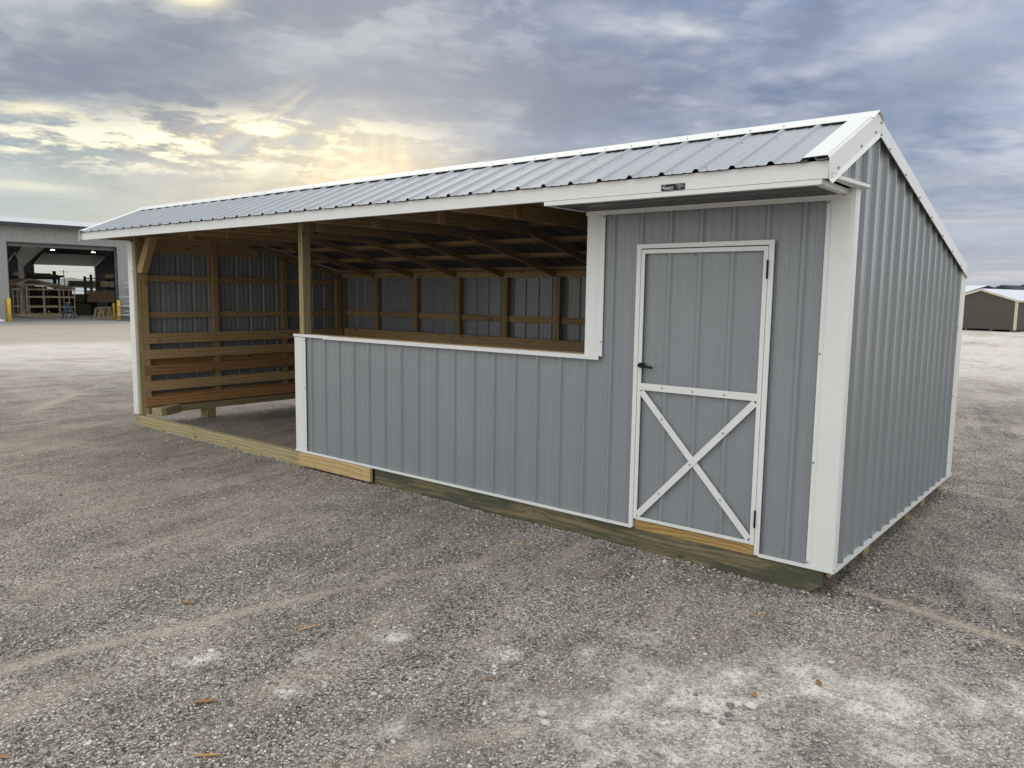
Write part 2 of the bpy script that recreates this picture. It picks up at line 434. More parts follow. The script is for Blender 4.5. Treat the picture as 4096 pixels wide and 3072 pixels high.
    # --- stones
    vA = voro(nt, vp, 72.); vB = voro(nt, vp, 150.); vC = voro(nt, vp, 30.)
    cA = sep(nt, vA.outputs['Color']); cB = sep(nt, vB.outputs['Color']); cC = sep(nt, vC.outputs['Color'])
    dA = X(nt, vA.outputs['Distance']); dB = X(nt, vB.outputs['Distance']); dC = X(nt, vC.outputs['Distance'])
    vAe = mix(nt, cA[0].m('POWER', 1.4), (.055, .056, .058), (.44, .43, .41))
    vAe = mix(nt, cA[1].smooth(.82, .90), vAe, (.70, .685, .65))
    vAe = mix(nt, cA[2].smooth(.80, .95)*.7, vAe, (.32, .24, .18))
    vBe = mix(nt, cB[0].m('POWER', 1.3), (.05, .05, .052), (.50, .485, .455))
    fineg = noise(nt, vp, 260., 2, .7)
    dirt = mix(nt, fineg.smooth(.3, .7), (.14, .12, .10), (.33, .29, .245))
    g = mix(nt, cB[2].smooth(.35, .75)*.6, vBe, dirt)
    crev = dA.smooth(.62, .40)
    g = mix(nt, cA[2].smooth(.30, .45), g, scalec(nt, vAe, crev*.75+.25))
    g = mix(nt, dC.smooth(.30, .24)*cC[0].smooth(.88, .91), g, mix(nt, cC[1], (.22, .22, .22), (.66, .64, .60)))
    patch = (n1.smooth(.35, .65)*.45+n2.smooth(.34, .66)*.55)
    g = scalec(nt, g, (patch*.80+.62))

    g = mix(nt, brown*.50, g, mix(nt, fineg, (.11, .088, .07), (.30, .245, .20)))
    dustc = mix(nt, fineg.smooth(.3, .7), (.25, .215, .175), (.44, .39, .33))
    dm = ((dust*.75+tr*1.1).clamp()*(cA[1].smooth(.9, .3)*.45+.55)*(n3*1.0+.5)).clamp()
    g = mix(nt, dm*.88, g, dustc)
    g = mix(nt, tB.clamp()*.75*(n3*.8+.5), g, mix(nt, fineg, (.30, .255, .20), (.50, .44, .36)))
    whitec = mix(nt, fineg.smooth(.3, .7), (.42, .41, .385), (.78, .765, .73))
    g = mix(nt, white*.95*(cB[1]*.5+.6), g, whitec)
    # far yard: pale crushed stone with brown streaks
    fb = noise(nt, vec(nt, x*.10+y*.02, y*.16, 1.), 1., 7, .68, .4); fb2 = noise(nt, vec(nt, x*.9, y*.35, 4.), 1., 5, .65, .2)
    fz = (fb*.6+fb2*.4+dist.smooth(14., 24.)*.08)
    fb3 = noise(nt, vec(nt, x*3.5, y*1.3, 6.), 1., 4, .7)
    fz = fz+(fb3-.5)*.45
    farc = mix(nt, fz.smooth(.40, .62), (.27, .24, .21), (.50, .48, .45))
    farc = mix(nt, dist.smooth(29., 33.)*dist.smooth(60., 50.)*x.smooth(-10., -18.)*.85, farc, mix(nt, fb2, (.25, .215, .175), (.37, .325, .275)))
    g = mix(nt, (far*(n2*.7+.65)).clamp()*.92, g, farc)
    land = dist.smooth(90., 150.)
    g = mix(nt, land, g, (.30, .27, .19))
    tint = nt.nodes.new('ShaderNodeVectorMath'); tint.operation = 'MULTIPLY'; nt.links.new(g, tint.inputs[0]); tint.inputs[1].default_value = (1.20, 1.17, 1.12); g = tint.outputs[0]
    setc(nt, b, g); b.inputs['Roughness'].default_value = .92; b.inputs['Specular IOR Level'].default_value = .25
    hB = (dB*-1.+.6)*.55; hA = (dA.smooth(.60, .1))*cA[2].smooth(.30, .45)*1.2; hC = dC.smooth(.32, .05)*cC[0].smooth(.88, .91)*2.6
    hh = (hB+hA+hC)+fineg*.2
    fadeb = dist.smooth(40., 8.)
    bump(nt, b, hh*(fadeb*.8+.2), .9, .0075)
    o = link('ground', me, m); o['kind'] = 'structure'
make_ground()

# loose stones lying on the yard (uncountable)
def make_gravel():
    rng = np.random.default_rng(5)
    t = (1+5**.5)/2
    V0 = np.array([(-1,t,0),(1,t,0),(-1,-t,0),(1,-t,0),(0,-1,t),(0,1,t),(0,-1,-t),(0,1,-t),(t,0,-1),(t,0,1),(-t,0,-1),(-t,0,1)], float)
    V0 /= np.linalg.norm(V0[0])
    F0 = np.array([(0,11,5),(0,5,1),(0,1,7),(0,7,10),(0,10,11),(1,5,9),(5,11,4),(11,10,2),(10,7,6),(7,1,8),(3,9,4),(3,4,2),(3,2,6),(3,6,8),(3,8,9),(4,9,5),(2,4,11),(6,2,10),(8,6,7),(9,8,1)])
    P = []; sizes = []; dustv = []
    def dv(x, y):
        n = mn.noise(Vector((x*2.6, y*2.6, 3)))*.5+mn.noise(Vector((x*7, y*7, 8)))*.3
        q = 0
        for cx, cy, w in ((.5, -1.12, .4), (-.1, -1.72, .33), (.05, -1.3, .18), (-.5, -2.2, .28), (.1, -2.2, .33), (1.2, -.7, .35), (.8, .9, .25), (-.9, -2.75, .2), (.75, -1.6, .4)):
            q += math.exp(-(((x-cx)/w+n)**2+((y-cy)/w+n)**2))
        for ax_, ay_, bx_, by_, w in ((-2.85, -3.9, -2.3, -1.6, .08), (-2.3, -1.7, -2., -.8, .07), (-1.3, -3.8, -.4, -2.2, .07), (-.03, .245, 4.5, -.7, .07)):
            L = math.hypot(bx_-ax_, by_-ay_); ux, uy = (bx_-ax_)/L, (by_-ay_)/L; al = (x-ax_)*ux+(y-ay_)*uy; pe = -(x-ax_)*uy+(y-ay_)*ux
            if -.1 < al < L+.1: q += math.exp(-(pe/w)**2)
        st = mn.fractal(Vector((x*2.0+y*.3, y*.35, 9)), 1., 2., 4)
        return min(1, q*.9+max(0, st*1.6-.1))
    N = 80000
    while len(P) < N:
        r = 1.9+(rng.random()**1.35)*8.5; a = math.atan2(Fv.y, Fv.x)+(rng.random()-.5)*1.45
        x = CAMP.x+r*math.cos(a); y = CAMP.y+r*math.sin(a)
        if -9.4 < x < .05 and -.06 < y < 3.8: continue
        dens = mn.noise(Vector((x*1.2, y*.6, 4)))*.5+.5+.35*mn.noise(Vector((x*4, y*3, 1)))
        dd = dv(x, y)
        if rng.random() > (.1+dens)*(1-.80*dd): continue
        s_ = .003+.004*rng.random()**1.5
        q = rng.random()
        if q > .984: s_ = .0075+.005*rng.random()
        if q > .9996: s_ = .012+.006*rng.random()
        P.append((x, y, hgt(x, y))); sizes.append(s_); dustv.append(dd)
    for (cx, cy, n) in ((.07, -1.7, 26), (-.6, -2.35, 30), (-1.0, -2.0, 14), (.25, -1.35, 10)):
        for i in range(n):
            x = cx+rng.normal()*.11; y = cy+rng.normal()*.07; P.append((x, y, hgt(x, y))); sizes.append(.006+.008*rng.random()); dustv.append(.4)
    for i in range(3200):   # pushed up against the front skid and along the right end
        if rng.random() < .72: x = -9.3+9.2*rng.random(); y = (-.03 if x < -5.47 else -.066 if x < -4.31 else -.024)-abs(rng.normal())*.022
        else: x = -.02+abs(rng.normal())*.06; y = 3.6*rng.random()
        s_ = .0035+.006*rng.random()**2; P.append((x, y, hgt(x, y)+rng.random()*.006)); sizes.append(s_); dustv.append(.25)
    P = np.array(P); sizes = np.array(sizes); N = len(P)
    sc = sizes[:, None]*(1+.5*(rng.random((N, 3))-.5))*np.array([1.15, 1.15, .72])
    jit = 1+.35*(rng.random((N, 12, 1))-.5)
    A = rng.random(N)*6.28; c, s_ = np.cos(A), np.sin(A)
    L = V0[None]*jit*sc[:, None, :]
    Xr = L[..., 0]*c[:, None]-L[..., 1]*s_[:, None]; Yr = L[..., 0]*s_[:, None]+L[..., 1]*c[:, None]
    VV = np.stack([Xr+P[:, None, 0], Yr+P[:, None, 1], L[..., 2]+P[:, None, 2]+sc[:, None, 2]*.45], -1).reshape(-1, 3)
    FF = (F0[None]+np.arange(N)[:, None, None]*12).reshape(-1, 3)
    me = bpy.data.meshes.new('gravel'); me.vertices.add(len(VV)); me.vertices.foreach_set('co', VV.ravel().astype(np.float32))
    me.loops.add(FF.size); me.loops.foreach_set('vertex_index', FF.ravel().astype(np.int32))
    me.polygons.add(len(FF)); me.polygons.foreach_set('loop_start', np.arange(0, FF.size, 3, dtype=np.int32))
    me.update(calc_edges=True); me.polygons.foreach_set('use_smooth', np.ones(len(FF), bool))
    g = rng.random(N)**1.3*.36+.125
    g[rng.random(N) > .92] = .62
    colr = np.stack([g*(1.04+.05*rng.random(N)), g, g*(.92-.08*rng.random(N))], -1)
    br = rng.random(N) > .92; colr[br] = np.stack([g*1.0, g*.86, g*.74], -1)[br]
    dvv = np.array(dustv)[:, None]*.55; colr = colr*(1-dvv)+np.array([[.40, .375, .34]])*dvv
    ca = np.concatenate([np.repeat(colr, 12, 0), np.ones((N*12, 1))], 1).astype(np.float32)
    at = me.color_attributes.new('stone', 'FLOAT_COLOR', 'POINT'); at.data.foreach_set('color', ca.ravel())
    m, nt, b = mat('loose_stone'); an = nt.nodes.new('ShaderNodeAttribute'); an.attribute_name = 'stone'
    n = noise(nt, objc(nt), 300., 3, .6)
    setc(nt, b, scalec(nt, an.outputs['Color'], n.lin(.3, .7, .8, 1.15))); b.inputs['Roughness'].default_value = .85
    o = link('gravel', me, m); tag(o, 'loose grey and white gravel scattered over the yard', 'gravel', kind='stuff')
make_gravel()

# ================================================================== THE SHED
D0 = 3.6; XL = -9.335
ridge_y, ridge_z, eave_y = .33, 2.972, -.53
def rz(y): return ridge_z-(ridge_y-y)*.442 if y <= ridge_y else ridge_z-(y-ridge_y)*.238
XR0, XL0 = .022, -9.60
shed = empty('run_in_shed', (-4.65, 1.8, 0), 'grey steel-clad run-in shed with white trim, open left bay and cross-braced door', 'shed')
XR = -.2707
ribs = [XR-k*PER for k in range(60)]
zb = .165
def lap(s_):
    f = ((s_+20-.03)/(.9144)) % 1.
    return .003*(1-f)
def laps(a, c): return tuple(q+e for k in range(0, 40) for q in (-20+.03+.9144*k,) for e in (-.0004, .0004) if a < q < c)
def fw(s_, h, v): return (s_, -h-lap(s_), v)
# --- front wall panels
b = B()
rev = lambda v: v
top_z = 2.50
L_ = laps(-6, 0)
sheet(b, -1.80, -1.43, XR, fw, cst(zb), cst(top_z), extra=L_); sheet(b, -1.43, -.45, XR, fw, cst(2.19), cst(top_z), extra=L_); sheet(b, -.45, -.02, XR, fw, cst(zb), cst(top_z), extra=L_)
for k in range(7):
    xs = XR-k*PER-.034
    for z in (.222, .846, 1.508, 2.427):
        if -1.46 < xs < -.44 and z < 2.2: continue
        b.screw((xs, 0, z), (0, -1, 0))
for xs in (-1.227, -.99, -.76, -.531): b.screw((xs, 0, 2.228), (0, -1, 0))
b.build('front_wall', [WALL, SCREW], shed)
b = B(); sheet(b, -5.54, -1.80, XR, fw, cst(zb), cst(1.385), extra=L_)
for k in range(7, 23):
    xs = XR-k*PER-.034
    for z in (.228, .85, 1.357): b.screw((xs, 0, z), (0, -1, 0))
b.build('half_wall', [WALL, SCREW], shed)
# --- end walls
def gw(s_, h, v): return (h+lap(s_), s_, v)
b = B(); sheet(b, .0, 3.58, .185, gw, cst(zb), lambda s_: rz(s_)-.012, extra=(ridge_y,)+laps(0, 4)); sheet(b, -.47, .0, .185, gw, cst(2.51), lambda s_: rz(s_)-.012)
for k in range(15):
    ys = .185+k*PER-.040
    for z in (.222, .857, 1.521, 2.02):
        if z < rz(ys)-.2: b.screw((0, ys, z), (1, 0, 0))
b.build('gable_wall', [WALL, SCREW], shed)
b = B(); sheet(b, .0, 3.58, .185, lambda s_, h, v: (XL+.02-h, s_, v), cst(zb), lambda s_: rz(s_)-.012, extra=(ridge_y,)); sheet(b, -.47, .0, .185, lambda s_, h, v: (XL+.02-h, s_, v), cst(2.51), lambda s_: rz(s_)-.012)
b.build('gable_wall', [WALL, SCREW], shed)
b = B(); sheet(b, XL+.02, 0, XR, lambda s_, h, v: (s_, D0-.01+h, v), cst(zb), cst(rz(D0)-.015)); b.build('back_wall', WALL, shed)
# --- roof
b = B()
def rf(s_, h, v): return (s_, v, rz(v)+h)
PW = PER*4; ph = -1.446+PER*.0
x = XL0; seams = [ph+k*PW+.030 for k in range(-12, 3)]
edges = [XL0]+[e for e in seams if XL0+.1 < e < -.05]+[0.01]
for i, (a, c) in enumerate(zip(edges, edges[1:])):
    l0 = .0035
    def rff(s_, h, v, a=a, c=c): return (s_, v, rz(v)+h+l0*(1-(s_-a)/(c-a)))
    lo = cst(eave_y); sheet(b, a-.012 if i else a, c, ph, rff, lo, cst(ridge_y))
    sheet(b, a-.012 if i else a, c, ph, rff, cst(ridge_y), cst(D0+.03))
for k in range(-4, 37):
    xs = ph-k*PER
    if XL0 < xs < 0:
        for yy in (-.46, .05): b.screw((xs+.035, yy, rz(yy)), (0, -.4, 1))
b.build('roof', [ROOFM, SCREW], shed)
# --- ridge cap
b = B(); h = .021
cs = [(ridge_y-.112, rz(ridge_y-.112)+h+.002), (ridge_y-.100, rz(ridge_y-.100)+h+.006), (ridge_y-.060, rz(ridge_y-.06)+h+.012), (ridge_y-.008, ridge_z+h+.012), (ridge_y+.008, ridge_z+h+.012), (ridge_y+.07, rz(ridge_y+.07)+h+.010), (ridge_y+.118, rz(ridge_y+.118)+h)]
cuts = [XL0-.005, -6.45, -3.25, XR0+.012]
for i, (a, c) in enumerate(zip(cuts, cuts[1:])):
    up = .003*(i % 2)
    pts = [(y, z+up) for y, z in cs]; bot = [(y, z-.003+up) for y, z in cs[::-1]]
    b.prism([(a, y, z) for y, z in pts+bot], (c-a+(.05 if i < 2 else 0), 0, 0))
for k in range(-4, 37):
    xs = ph-k*PER
    if XL0+.05 < xs < -.02:
        b.screw((xs, ridge_y-.085, rz(ridge_y-.085)+h+.006), (0, -.4, 1), .007)
b.build('ridge_cap', [WHITE, SCREW], shed)
b = B(); b.prism([(XL0+.06, ridge_y-.098, rz(ridge_y-.098)-.004), (XL0+.06, ridge_y-.098, rz(ridge_y-.098)+.021), (XL0+.06, ridge_y+.05, rz(ridge_y)+.01), (XL0+.06, ridge_y+.05, rz(ridge_y)-.03)], (-XL0-.22, 0, 0)); b.build('ridge_closure', BLACK, shed)
# --- rake trims (both ends)
def rake(side):
    b = B(); sg = 1 if side > 0 else -1; xo = XR0 if side > 0 else XL0
    xi = xo-sg*.165
    T = .0025
    for (ya, yb_) in ((eave_y-.005, ridge_y), (ridge_y, D0+.025)):
        za, zc = rz(ya), rz(yb_); H = .025; F_ = .130; dy_ = yb_-ya
        lift = lambda y: 0.
        # top flange
        b.prism([(xi, ya, za+.005), (xi+sg*.022, ya, za+.0245), (xi+sg*.022, ya, za+.0245-T), (xi, ya, za+.005-T)], (0, dy_, zc-za)); b.prism([(xi+sg*.022, ya, za+.0245), (xo-sg*.012, ya, za+H+.003), (xo-sg*.012, ya, za+H+.003-T), (xi+sg*.022, ya, za+.0245-T)], (0, dy_, zc-za))
        # face
        b.prism([(xo-sg*.012, ya, za+H), (xo, ya, za+H-.012), (xo+sg*.006, ya, za+H-F_), (xo+sg*.006-sg*T, ya, za+H-F_), (xo-sg*T, ya, za+H-.012-T), (xo-sg*.012, ya, za+H-T)], (0, dy_, zc-za))
        # kicked-out drip lip
        yc = ya+(.0 if ya < 0 else .0)
        b.prism([(xo+sg*.006, ya, za+H-F_), (xo+sg*.024, ya, za+H-F_-.020), (xo+sg*.024-sg*.002, ya, za+H-F_-.022), (xo+sg*.004, ya, za+H-F_-.002)], (0, dy_, zc-za))
    ys = [-.40, .0, .28, .40, .62]+[.62+.45*k for k in range(1, 7)]
    for y_ in ys: b.screw((xo+sg*.006, y_, rz(y_)-.085), (sg, 0, 0), .007)
    b.screw((xo+sg*.004, ridge_y+.06, rz(ridge_y)-.03), (sg, 0, 0), .007)
    for y_ in (-.42, .1): b.screw((xi+sg*.02, y_, rz(y_)+.009), (0, -.4, 1), .006)
    return b.build('rake_trim', [WHITE, SCREW], shed)
rake(1); rake(-1)
# --- fascia (lapped lengths)
b = B()
for a, c, e in ((XL0+.012, -6.1, 0), (-6.1, -2.66, .002), (-2.66, .012, .004)):
    b.box(a, c, -.503-e, -.498, 2.500, 2.592); b.box(a, c, -.503-e, -.47, 2.4975, 2.500)
b.build('fascia', WHITE, shed)
b = B(); b.box(XL0+.03, -.02, -.498, -.460, 2.502, 2.585); b.build('sub_fascia', TREAT, shed)
b = B(); b.box(XL+.02, -.02, D0+.0, D0+.02, 2.09, 2.185); b.build('fascia', WHITE, shed)
# --- soffit over the closed part
b = B(); fs = lambda s_, h, v: (v, -.03-s_, 2.478-h*.7)
sheet(b, .0, .46, .10, fs, cst(-1.875), cst(-.03), minor=True); b.build('soffit', WALL, shed)
b = B(); b.box(-1.905, -.02, -.516, -.511, 2.466, 2.4935); b.box(-1.905, -.02, -.508, -.47, 2.466, 2.4695); b.box(-1.905, -1.900, -.508, -.04, 2.468, 2.492); b.box(-1.90, -1.865, -.508, -.04, 2.465, 2.468)
b.box(-.025, -.02, -.508, -.03, 2.466, 2.496); b.box(-.06, -.025, -.508, -.03, 2.464, 2.4665)
b.build('soffit_trim', WHITE, shed)
b = B(); b.box(-1.872, -.004, -.040, -.032, 2.436, 2.466); b.box(-1.872, -.004, -.06, -.040, 2.464, 2.466); b.build('soffit_trim', WHITE, shed)
b = B(); b.prism([(.008, -.505, 2.498), (.030, -.505, 2.500), (.072, .065, 2.502), (.0, .065, 2.500)], (0, 0, .0035))
b.prism([(.026, -.505, 2.500), (.030, -.505, 2.500), (.072, .065, 2.502), (.068, .065, 2.502)], (0, 0, .027)); b.prism([(.0, .065, 2.50), (.072, .065, 2.502), (.072, .068, 2.502), (.0, .068, 2.50)], (0, 0, .027))
b.prism([(.0, -.505, 2.520), (.030, -.505, 2.5235), (.072, .065, 2.5255), (.0, .065, 2.522)], (0, 0, .0035))
b.build('eave_return', WHITE, shed)
# --- corner trims
def ltrim(name, pts, z0, z1, scr=(), par=None):
    """pts: open section (x,y) extruded in z with 2 mm thickness"""
    b = B(); n = len(pts)
    off = []
    for i in range(n):
        a = Vector(pts[max(i-1, 0)]); c = Vector(pts[min(i+1, n-1)]); d = (c-a).normalized(); nn = Vector((-d.y, d.x)); off.append(Vector(pts[i])+nn*.002)
    for i in range(n-1):
        q = [pts[i], pts[i+1], tuple(off[i+1]), tuple(off[i])]
        b.prism([(p[0], p[1], z0) for p in q], (0, 0, z1-z0))
    for p in scr: b.screw(*p)
    return b.build(name, [WHITE, SCREW], par or shed)
ltrim('corner_trim', [(-.143, -.021), (-.141, -.023), (-.120, -.023), (-.108, -.029), (.0, -.031), (.022, -.027), (.027, -.010), (.027, .040), (.021, .046), (.020, .075)], zb+.006, 2.50,
      [((-.133, -.023, z), (0, -1, 0)) for z in (.19, .833, 1.513, 2.425)])
ltrim('corner_trim', [(.020, 3.425), (.021, 3.440), (.029, 3.448), (.029, D0+.018), (.02, D0+.024), (-.12, D0+.024)], zb+.006, 2.165, [((.021, 3.433, z), (1, 0, 0)) for z in (.3, .95, 1.6)])
ltrim('corner_trim', [(XL-.005, .10), (XL-.007, -.026), (XL+.0, -.031), (XL+.112, -.031), (XL+.128, -.026), (XL+.130, -.0)], zb-.01, 2.49,
      [((XL+.118, -.030, z), (0, -1, 0)) for z in (.25, .85, 1.5, 2.1)])
ltrim('corner_trim', [(-5.563, .10), (-5.563, -.026), (-5.558, -.031), (-5.425, -.030), (-5.412, -.023), (-5.385, -.022), (-5.384, -.019)], zb, 1.378,
      [((-5.398, -.022, z), (0, -1, 0)) for z in (.23, .85, 1.35)])
ltrim('opening_trim', [(-1.868, .10), (-1.868, -.026), (-1.864, -.031), (-1.775, -.031), (-1.752, -.024), (-1.716, -.022), (-1.715, -.018)], 1.402, 2.436,
      [((-1.728, -.022, z), (0, -1, 0)) for z in (1.508, 2.425)])
# --- sill strip on the half wall and its timber cap
b = B(); b.box(-5.572, -4.96, -.036, -.030, 1.384, 1.412); b.box(-5.572, -4.96, -.030, .004, 1.409, 1.412)
b.box(-5.06, -1.735, -.040, -.034, 1.376, 1.405+.003); b.box(-5.06, -1.735, -.034, .004, 1.4055, 1.4085); b.build('sill_trim', WHITE, shed)
b = B(); b.box(-5.50, -1.87, .006, .10, 1.375, 1.413, .003); b.build('sill_board', PINE, shed)
# --- base J trims
def jtrim(x0, x1):
    b = B(); b.box(x0, x1, -.036, -.033, zb-.010, zb+.014); b.box(x0, x1, -.033, .01, zb-.008, zb-.005); b.box(x0, x1, -.033, -.002, zb+.001, zb+.0035); return b
jtrim(-5.566, -1.41).build('base_trim', WHITE, shed); b = jtrim(-.45, .022); b.build('base_trim', WHITE, shed)
b = B(); b.box(.034, .037, -.036, D0+.01, zb-.010, zb+.018); b.box(-.01, .034, -.03, D0+.01, zb-.009, zb-.006); b.box(.002, .034, -.03, D0+.01, zb+.000, zb+.0025)
b.box(.022, .037, -.036, -.034, zb-.010, zb+.010); b.build('base_trim', WHITE, shed)
b = B(); b.box(XL-.02, XL+.01, -.04, D0, zb-.013, zb-.009); b.build('base_trim', WHITE, shed)
# --- skids, floor frame
def brd(name, m, x0, x1, y0, y1, z0, z1, ch=.003, label=None, parent=None):
    b = B(); b.box(x0, x1, y0, y1, z0, z1, ch); o = b.build(name, m, parent or shed)
    if label: o['label'] = label
    return o
brd('skid', TREAT, -9.30, -5.30, -.028, .062, -.01, .135, .006, 'pale treated front skid across the open bay')
b = B(); b.prism([(-4.29, -.022, -.02), (-.145, -.022, -.02), (-.035, -.022, .060), (-.035, -.022, .152), (-4.29, -.022, .152)], (0, .09, 0))
o = b.build('skid', GREEN, shed); o['label'] = 'green-stained front skid with knots and a cut end'
b = B(); b.box(-5.468, -4.315, -.064, -.026, .018, .150, .003); b.mi = 1
for i in range(10):
    for j in range(5):
        if random.random() < .8: b.tube((-5.40+i*.105+random.uniform(-.01, .01), -.064, .036+j*.024+random.uniform(-.003, .003)), (-5.40+i*.105, -.0655, .036+j*.024), .0035, .0035, 6)
o = b.build('splice_board', [FRESH, SCREW], shed); o['label'] = 'fresh yellow board peppered with nail holes'
for y0 in (.945, 2.18, 2.76, 3.50): brd('skid', TREAT, -1.90, -.045, y0, y0+.14, -.01, .105, .006)
for y0 in (.92,): brd('skid', TREAT, -9.30, -9.10, y0, y0+.135, -.01, .148, .006)
brd('skid', TREAT, -9.30, -1.9, 3.46, 3.58, -.01, .14, .006)
brd('rim_joist', FRESH, -.028, -.005, .02, D0-.02, .108, .155, .002)
b = B(); b.box(-1.88, -.03, .07, D0-.05, .107, .150); b.build('floor', PLY, shed)
brd('threshold', SILL, -1.392, -.482, -.018, .02, .152, .236, .002, 'orange-brown threshold board under the door')
# left bay sill: two stacked plies and the angled front block
b = B(); b.box(-9.30, -9.10, .06, 3.5, .150, .190); b.box(-9.30, -9.104, .06, 3.5, .192, .232); b.build('sill_plate', TREAT, shed)
b = B()
for z0, z1, e in ((.140, .190, 0), (.192, .250, .003)):
    b.prism([(-9.030-e, .078, z0), (-8.905-e, .150, z0), (-8.905-e, .215, z0), (-9.06-e, .50, z0), (-9.16, .50, z0)], (0, 0, z1-z0))
b.build('corner_block', TREAT, shed)
# --- posts
b = B(); b.box(-5.508, -5.473, .0, .098, 1.413, 2.60, .002); b.box(-5.471, -5.436, .0, .098, 1.413, 2.60, .002); b.build('post', TREAT, shed)
b = B(); b.box(-5.54, -5.44, .004, .09, .14, 1.375, .002); b.build('post', PINE, shed)
b = B(); b.box(XL+.132, XL+.170, -.006, .062, .135, 2.60, .002); b.build('post', TREAT, shed)
b = B(); b.box(XL+.05, XL+.165, .064, .148, .235, 2.52, .002); b.build('stud', PINE, shed)
b = B()   # knee brace
b.prism([(-9.160, .012, 2.08), (-9.160, .012, 2.15), (-8.87, .012, 2.56), (-8.72, .012, 2.56), (-9.04, .012, 2.08)], (0, .085, 0)); b.build('knee_brace', PINE, shed)
# --- left wall framing
xi = -9.205
for y0 in (1.125, 2.305, 3.36): brd('stud', PINE, xi-.088, xi, y0, y0+(.085 if y0 < 3 else .10), .235, rz(y0)-.16, .002)
for z0, z1 in ((1.972, 2.057), (1.469, 1.556), (.805, .89), (.33, .415)):
    m_ = PINEO if z0 < 1 else PINE
    for a, c in ((.13, 1.123), (1.212, 2.303), (2.392, 3.358)): brd('girt', m_, xi-.085, xi-.045, a, c, z0, z1, .002)
kz = ((1.117, 1.257), (.902, 1.033), (.682, .816), (.464, .600), (.246, .383))
for i, (z0, z1) in enumerate(kz): brd('kick_board', PINEO if i in (2, 4) else PINE, xi+.002, xi+.040, .060, 3.455, z0, z1, .003)
# --- back wall framing
yb = 3.50
sx = [-4.75-PER*4*k for k in range(-5, 6)]
for x0 in sx:
    if x0 < -9.25: x0 = -9.28
    b = B(); b.box(x0, x0+.038, yb, yb+.088, .15, 2.098, .002); b.box(x0+.040, x0+.078, yb, yb+.088, .15, 2.098, .002); b.build('stud', PINE, shed)
brd('top_plate', PINE, -9.25, -5.82, yb+.0, yb+.04, 2.100, 2.185, .002); brd('top_plate', PINE, -5.815, -.1, yb, yb+.04, 2.100, 2.185, .002)
xs_ = sorted(sx)
for a, c in zip(xs_, xs_[1:]):
    if a < -9.25: a = -9.28
    for z0 in (1.475, .80): brd('girt', PINE, a+.080, c-.002, yb+.045, yb+.083, z0, z0+.086, .002)
for i, (z0, z1) in enumerate(kz):
    brd('kick_board', PINE if i % 2 == 0 else PINEO, -9.15, -6.60, yb-.042, yb-.002, z0+.006, z1+.004, .003); brd('kick_board', PINE, -6.595, -1.9, yb-.042, yb-.002, z0+.006, z1+.004, .003)
# --- trusses
def ru(y): return rz(y)-.044 if y > ridge_y else rz(y)-.044
for k in range(-5, 6):
    x1 = -4.70-.9144*k
    if k == 5: x1 = -9.25
    if k == -5: x1 = -.14
    b = B(); x0 = x1-.038
    zt = 2.505
    # bottom chord, top clipped by the roof slope
    def cp(y): return min(zt+.135, rz(y)-.010)
    b.prism([(x0, -.455, zt), (x0, 1.62, zt), (x0, 1.80, zt-.0), (x0, 1.62, cp(1.62)), (x0, -.19, zt+.135), (x0, -.455, cp(-.455))], (.038, 0, 0))
    b.build('truss_chord', PINE, shed)
    b = B()
    b.prism([(x0-.039, ridge_y, ru(ridge_y)), (x0-.039, 3.50, ru(3.50)), (x0-.039, 3.50, 2.100), (x0-.039, 1.80, zt-.0), (x0-.039, ridge_y, zt+.36)], (.037, 0, 0))
    b.prism([(x0-.039, ridge_y-.001, ru(ridge_y)), (x0-.039, -.45, rz(-.45)-.012), (x0-.039, -.45, zt+.001), (x0-.039, -.18, zt+.001), (x0-.039, ridge_y-.001, ru(ridge_y)-.10)], (.037, 0, 0))
    b.build('rafter', PINE, shed)
    b = B(); b.box(x1+.001, x1+.042, .31, .39, zt+.001, zt+.138, .002); b.build('truss_block', PINEO if k == -2 else PINE, shed)
    b = B(); b.prism([(x1+.0015, 1.45, zt+.03), (x1+.0015, 1.70, zt+.03), (x1+.0015, 1.70, zt+.11), (x1+.0015, 1.45, zt+.11)], (.0015, 0, 0)); b.build('gusset_plate', SCREW, shed)
    if k == 5:
        b = B(); b.prism([(x1-.038, .02, zt-.14), (x1-.038, 1.9, zt-.14), (x1-.038, 1.9, zt-.002), (x1-.038, .02, zt-.002)], (.038, 0, 0)); b.build('header', PINE, shed)
for y0 in (.45, .85, 1.25, 1.70, 2.24, 2.80, 3.40):
    b = B(); d = Vector((0, 1, -.238)).normalized()*.089; n = Vector((0, .238, 1)).normalized()*.038
    for a, c in ((-9.27, -4.72), (-4.715, -.05)): b.obox((a, y0, rz(y0)-.0425), (c-a, 0, 0), d, n)
    b.build('purlin', PINE, shed)
for y0 in (-.30, .10):
    b = B(); d = Vector((0, 1, .442)).normalized()*.089; n = Vector((0, -.442, 1)).normalized()*.030
    b.obox((-9.27, y0, rz(y0)-.036), (9.2, 0, 0), d, n); b.build('purlin', PINE, shed)
# --- tack room partition behind the opening trim
b = B(); b.prism([(-1.862, .02, .15), (-1.862, 3.50, .15), (-1.862, 3.50, 2.09), (-1.862, 1.80, 2.49), (-1.862, .02, 2.49)], (.012, 0, 0)); b.build('partition', DKWOOD, shed)
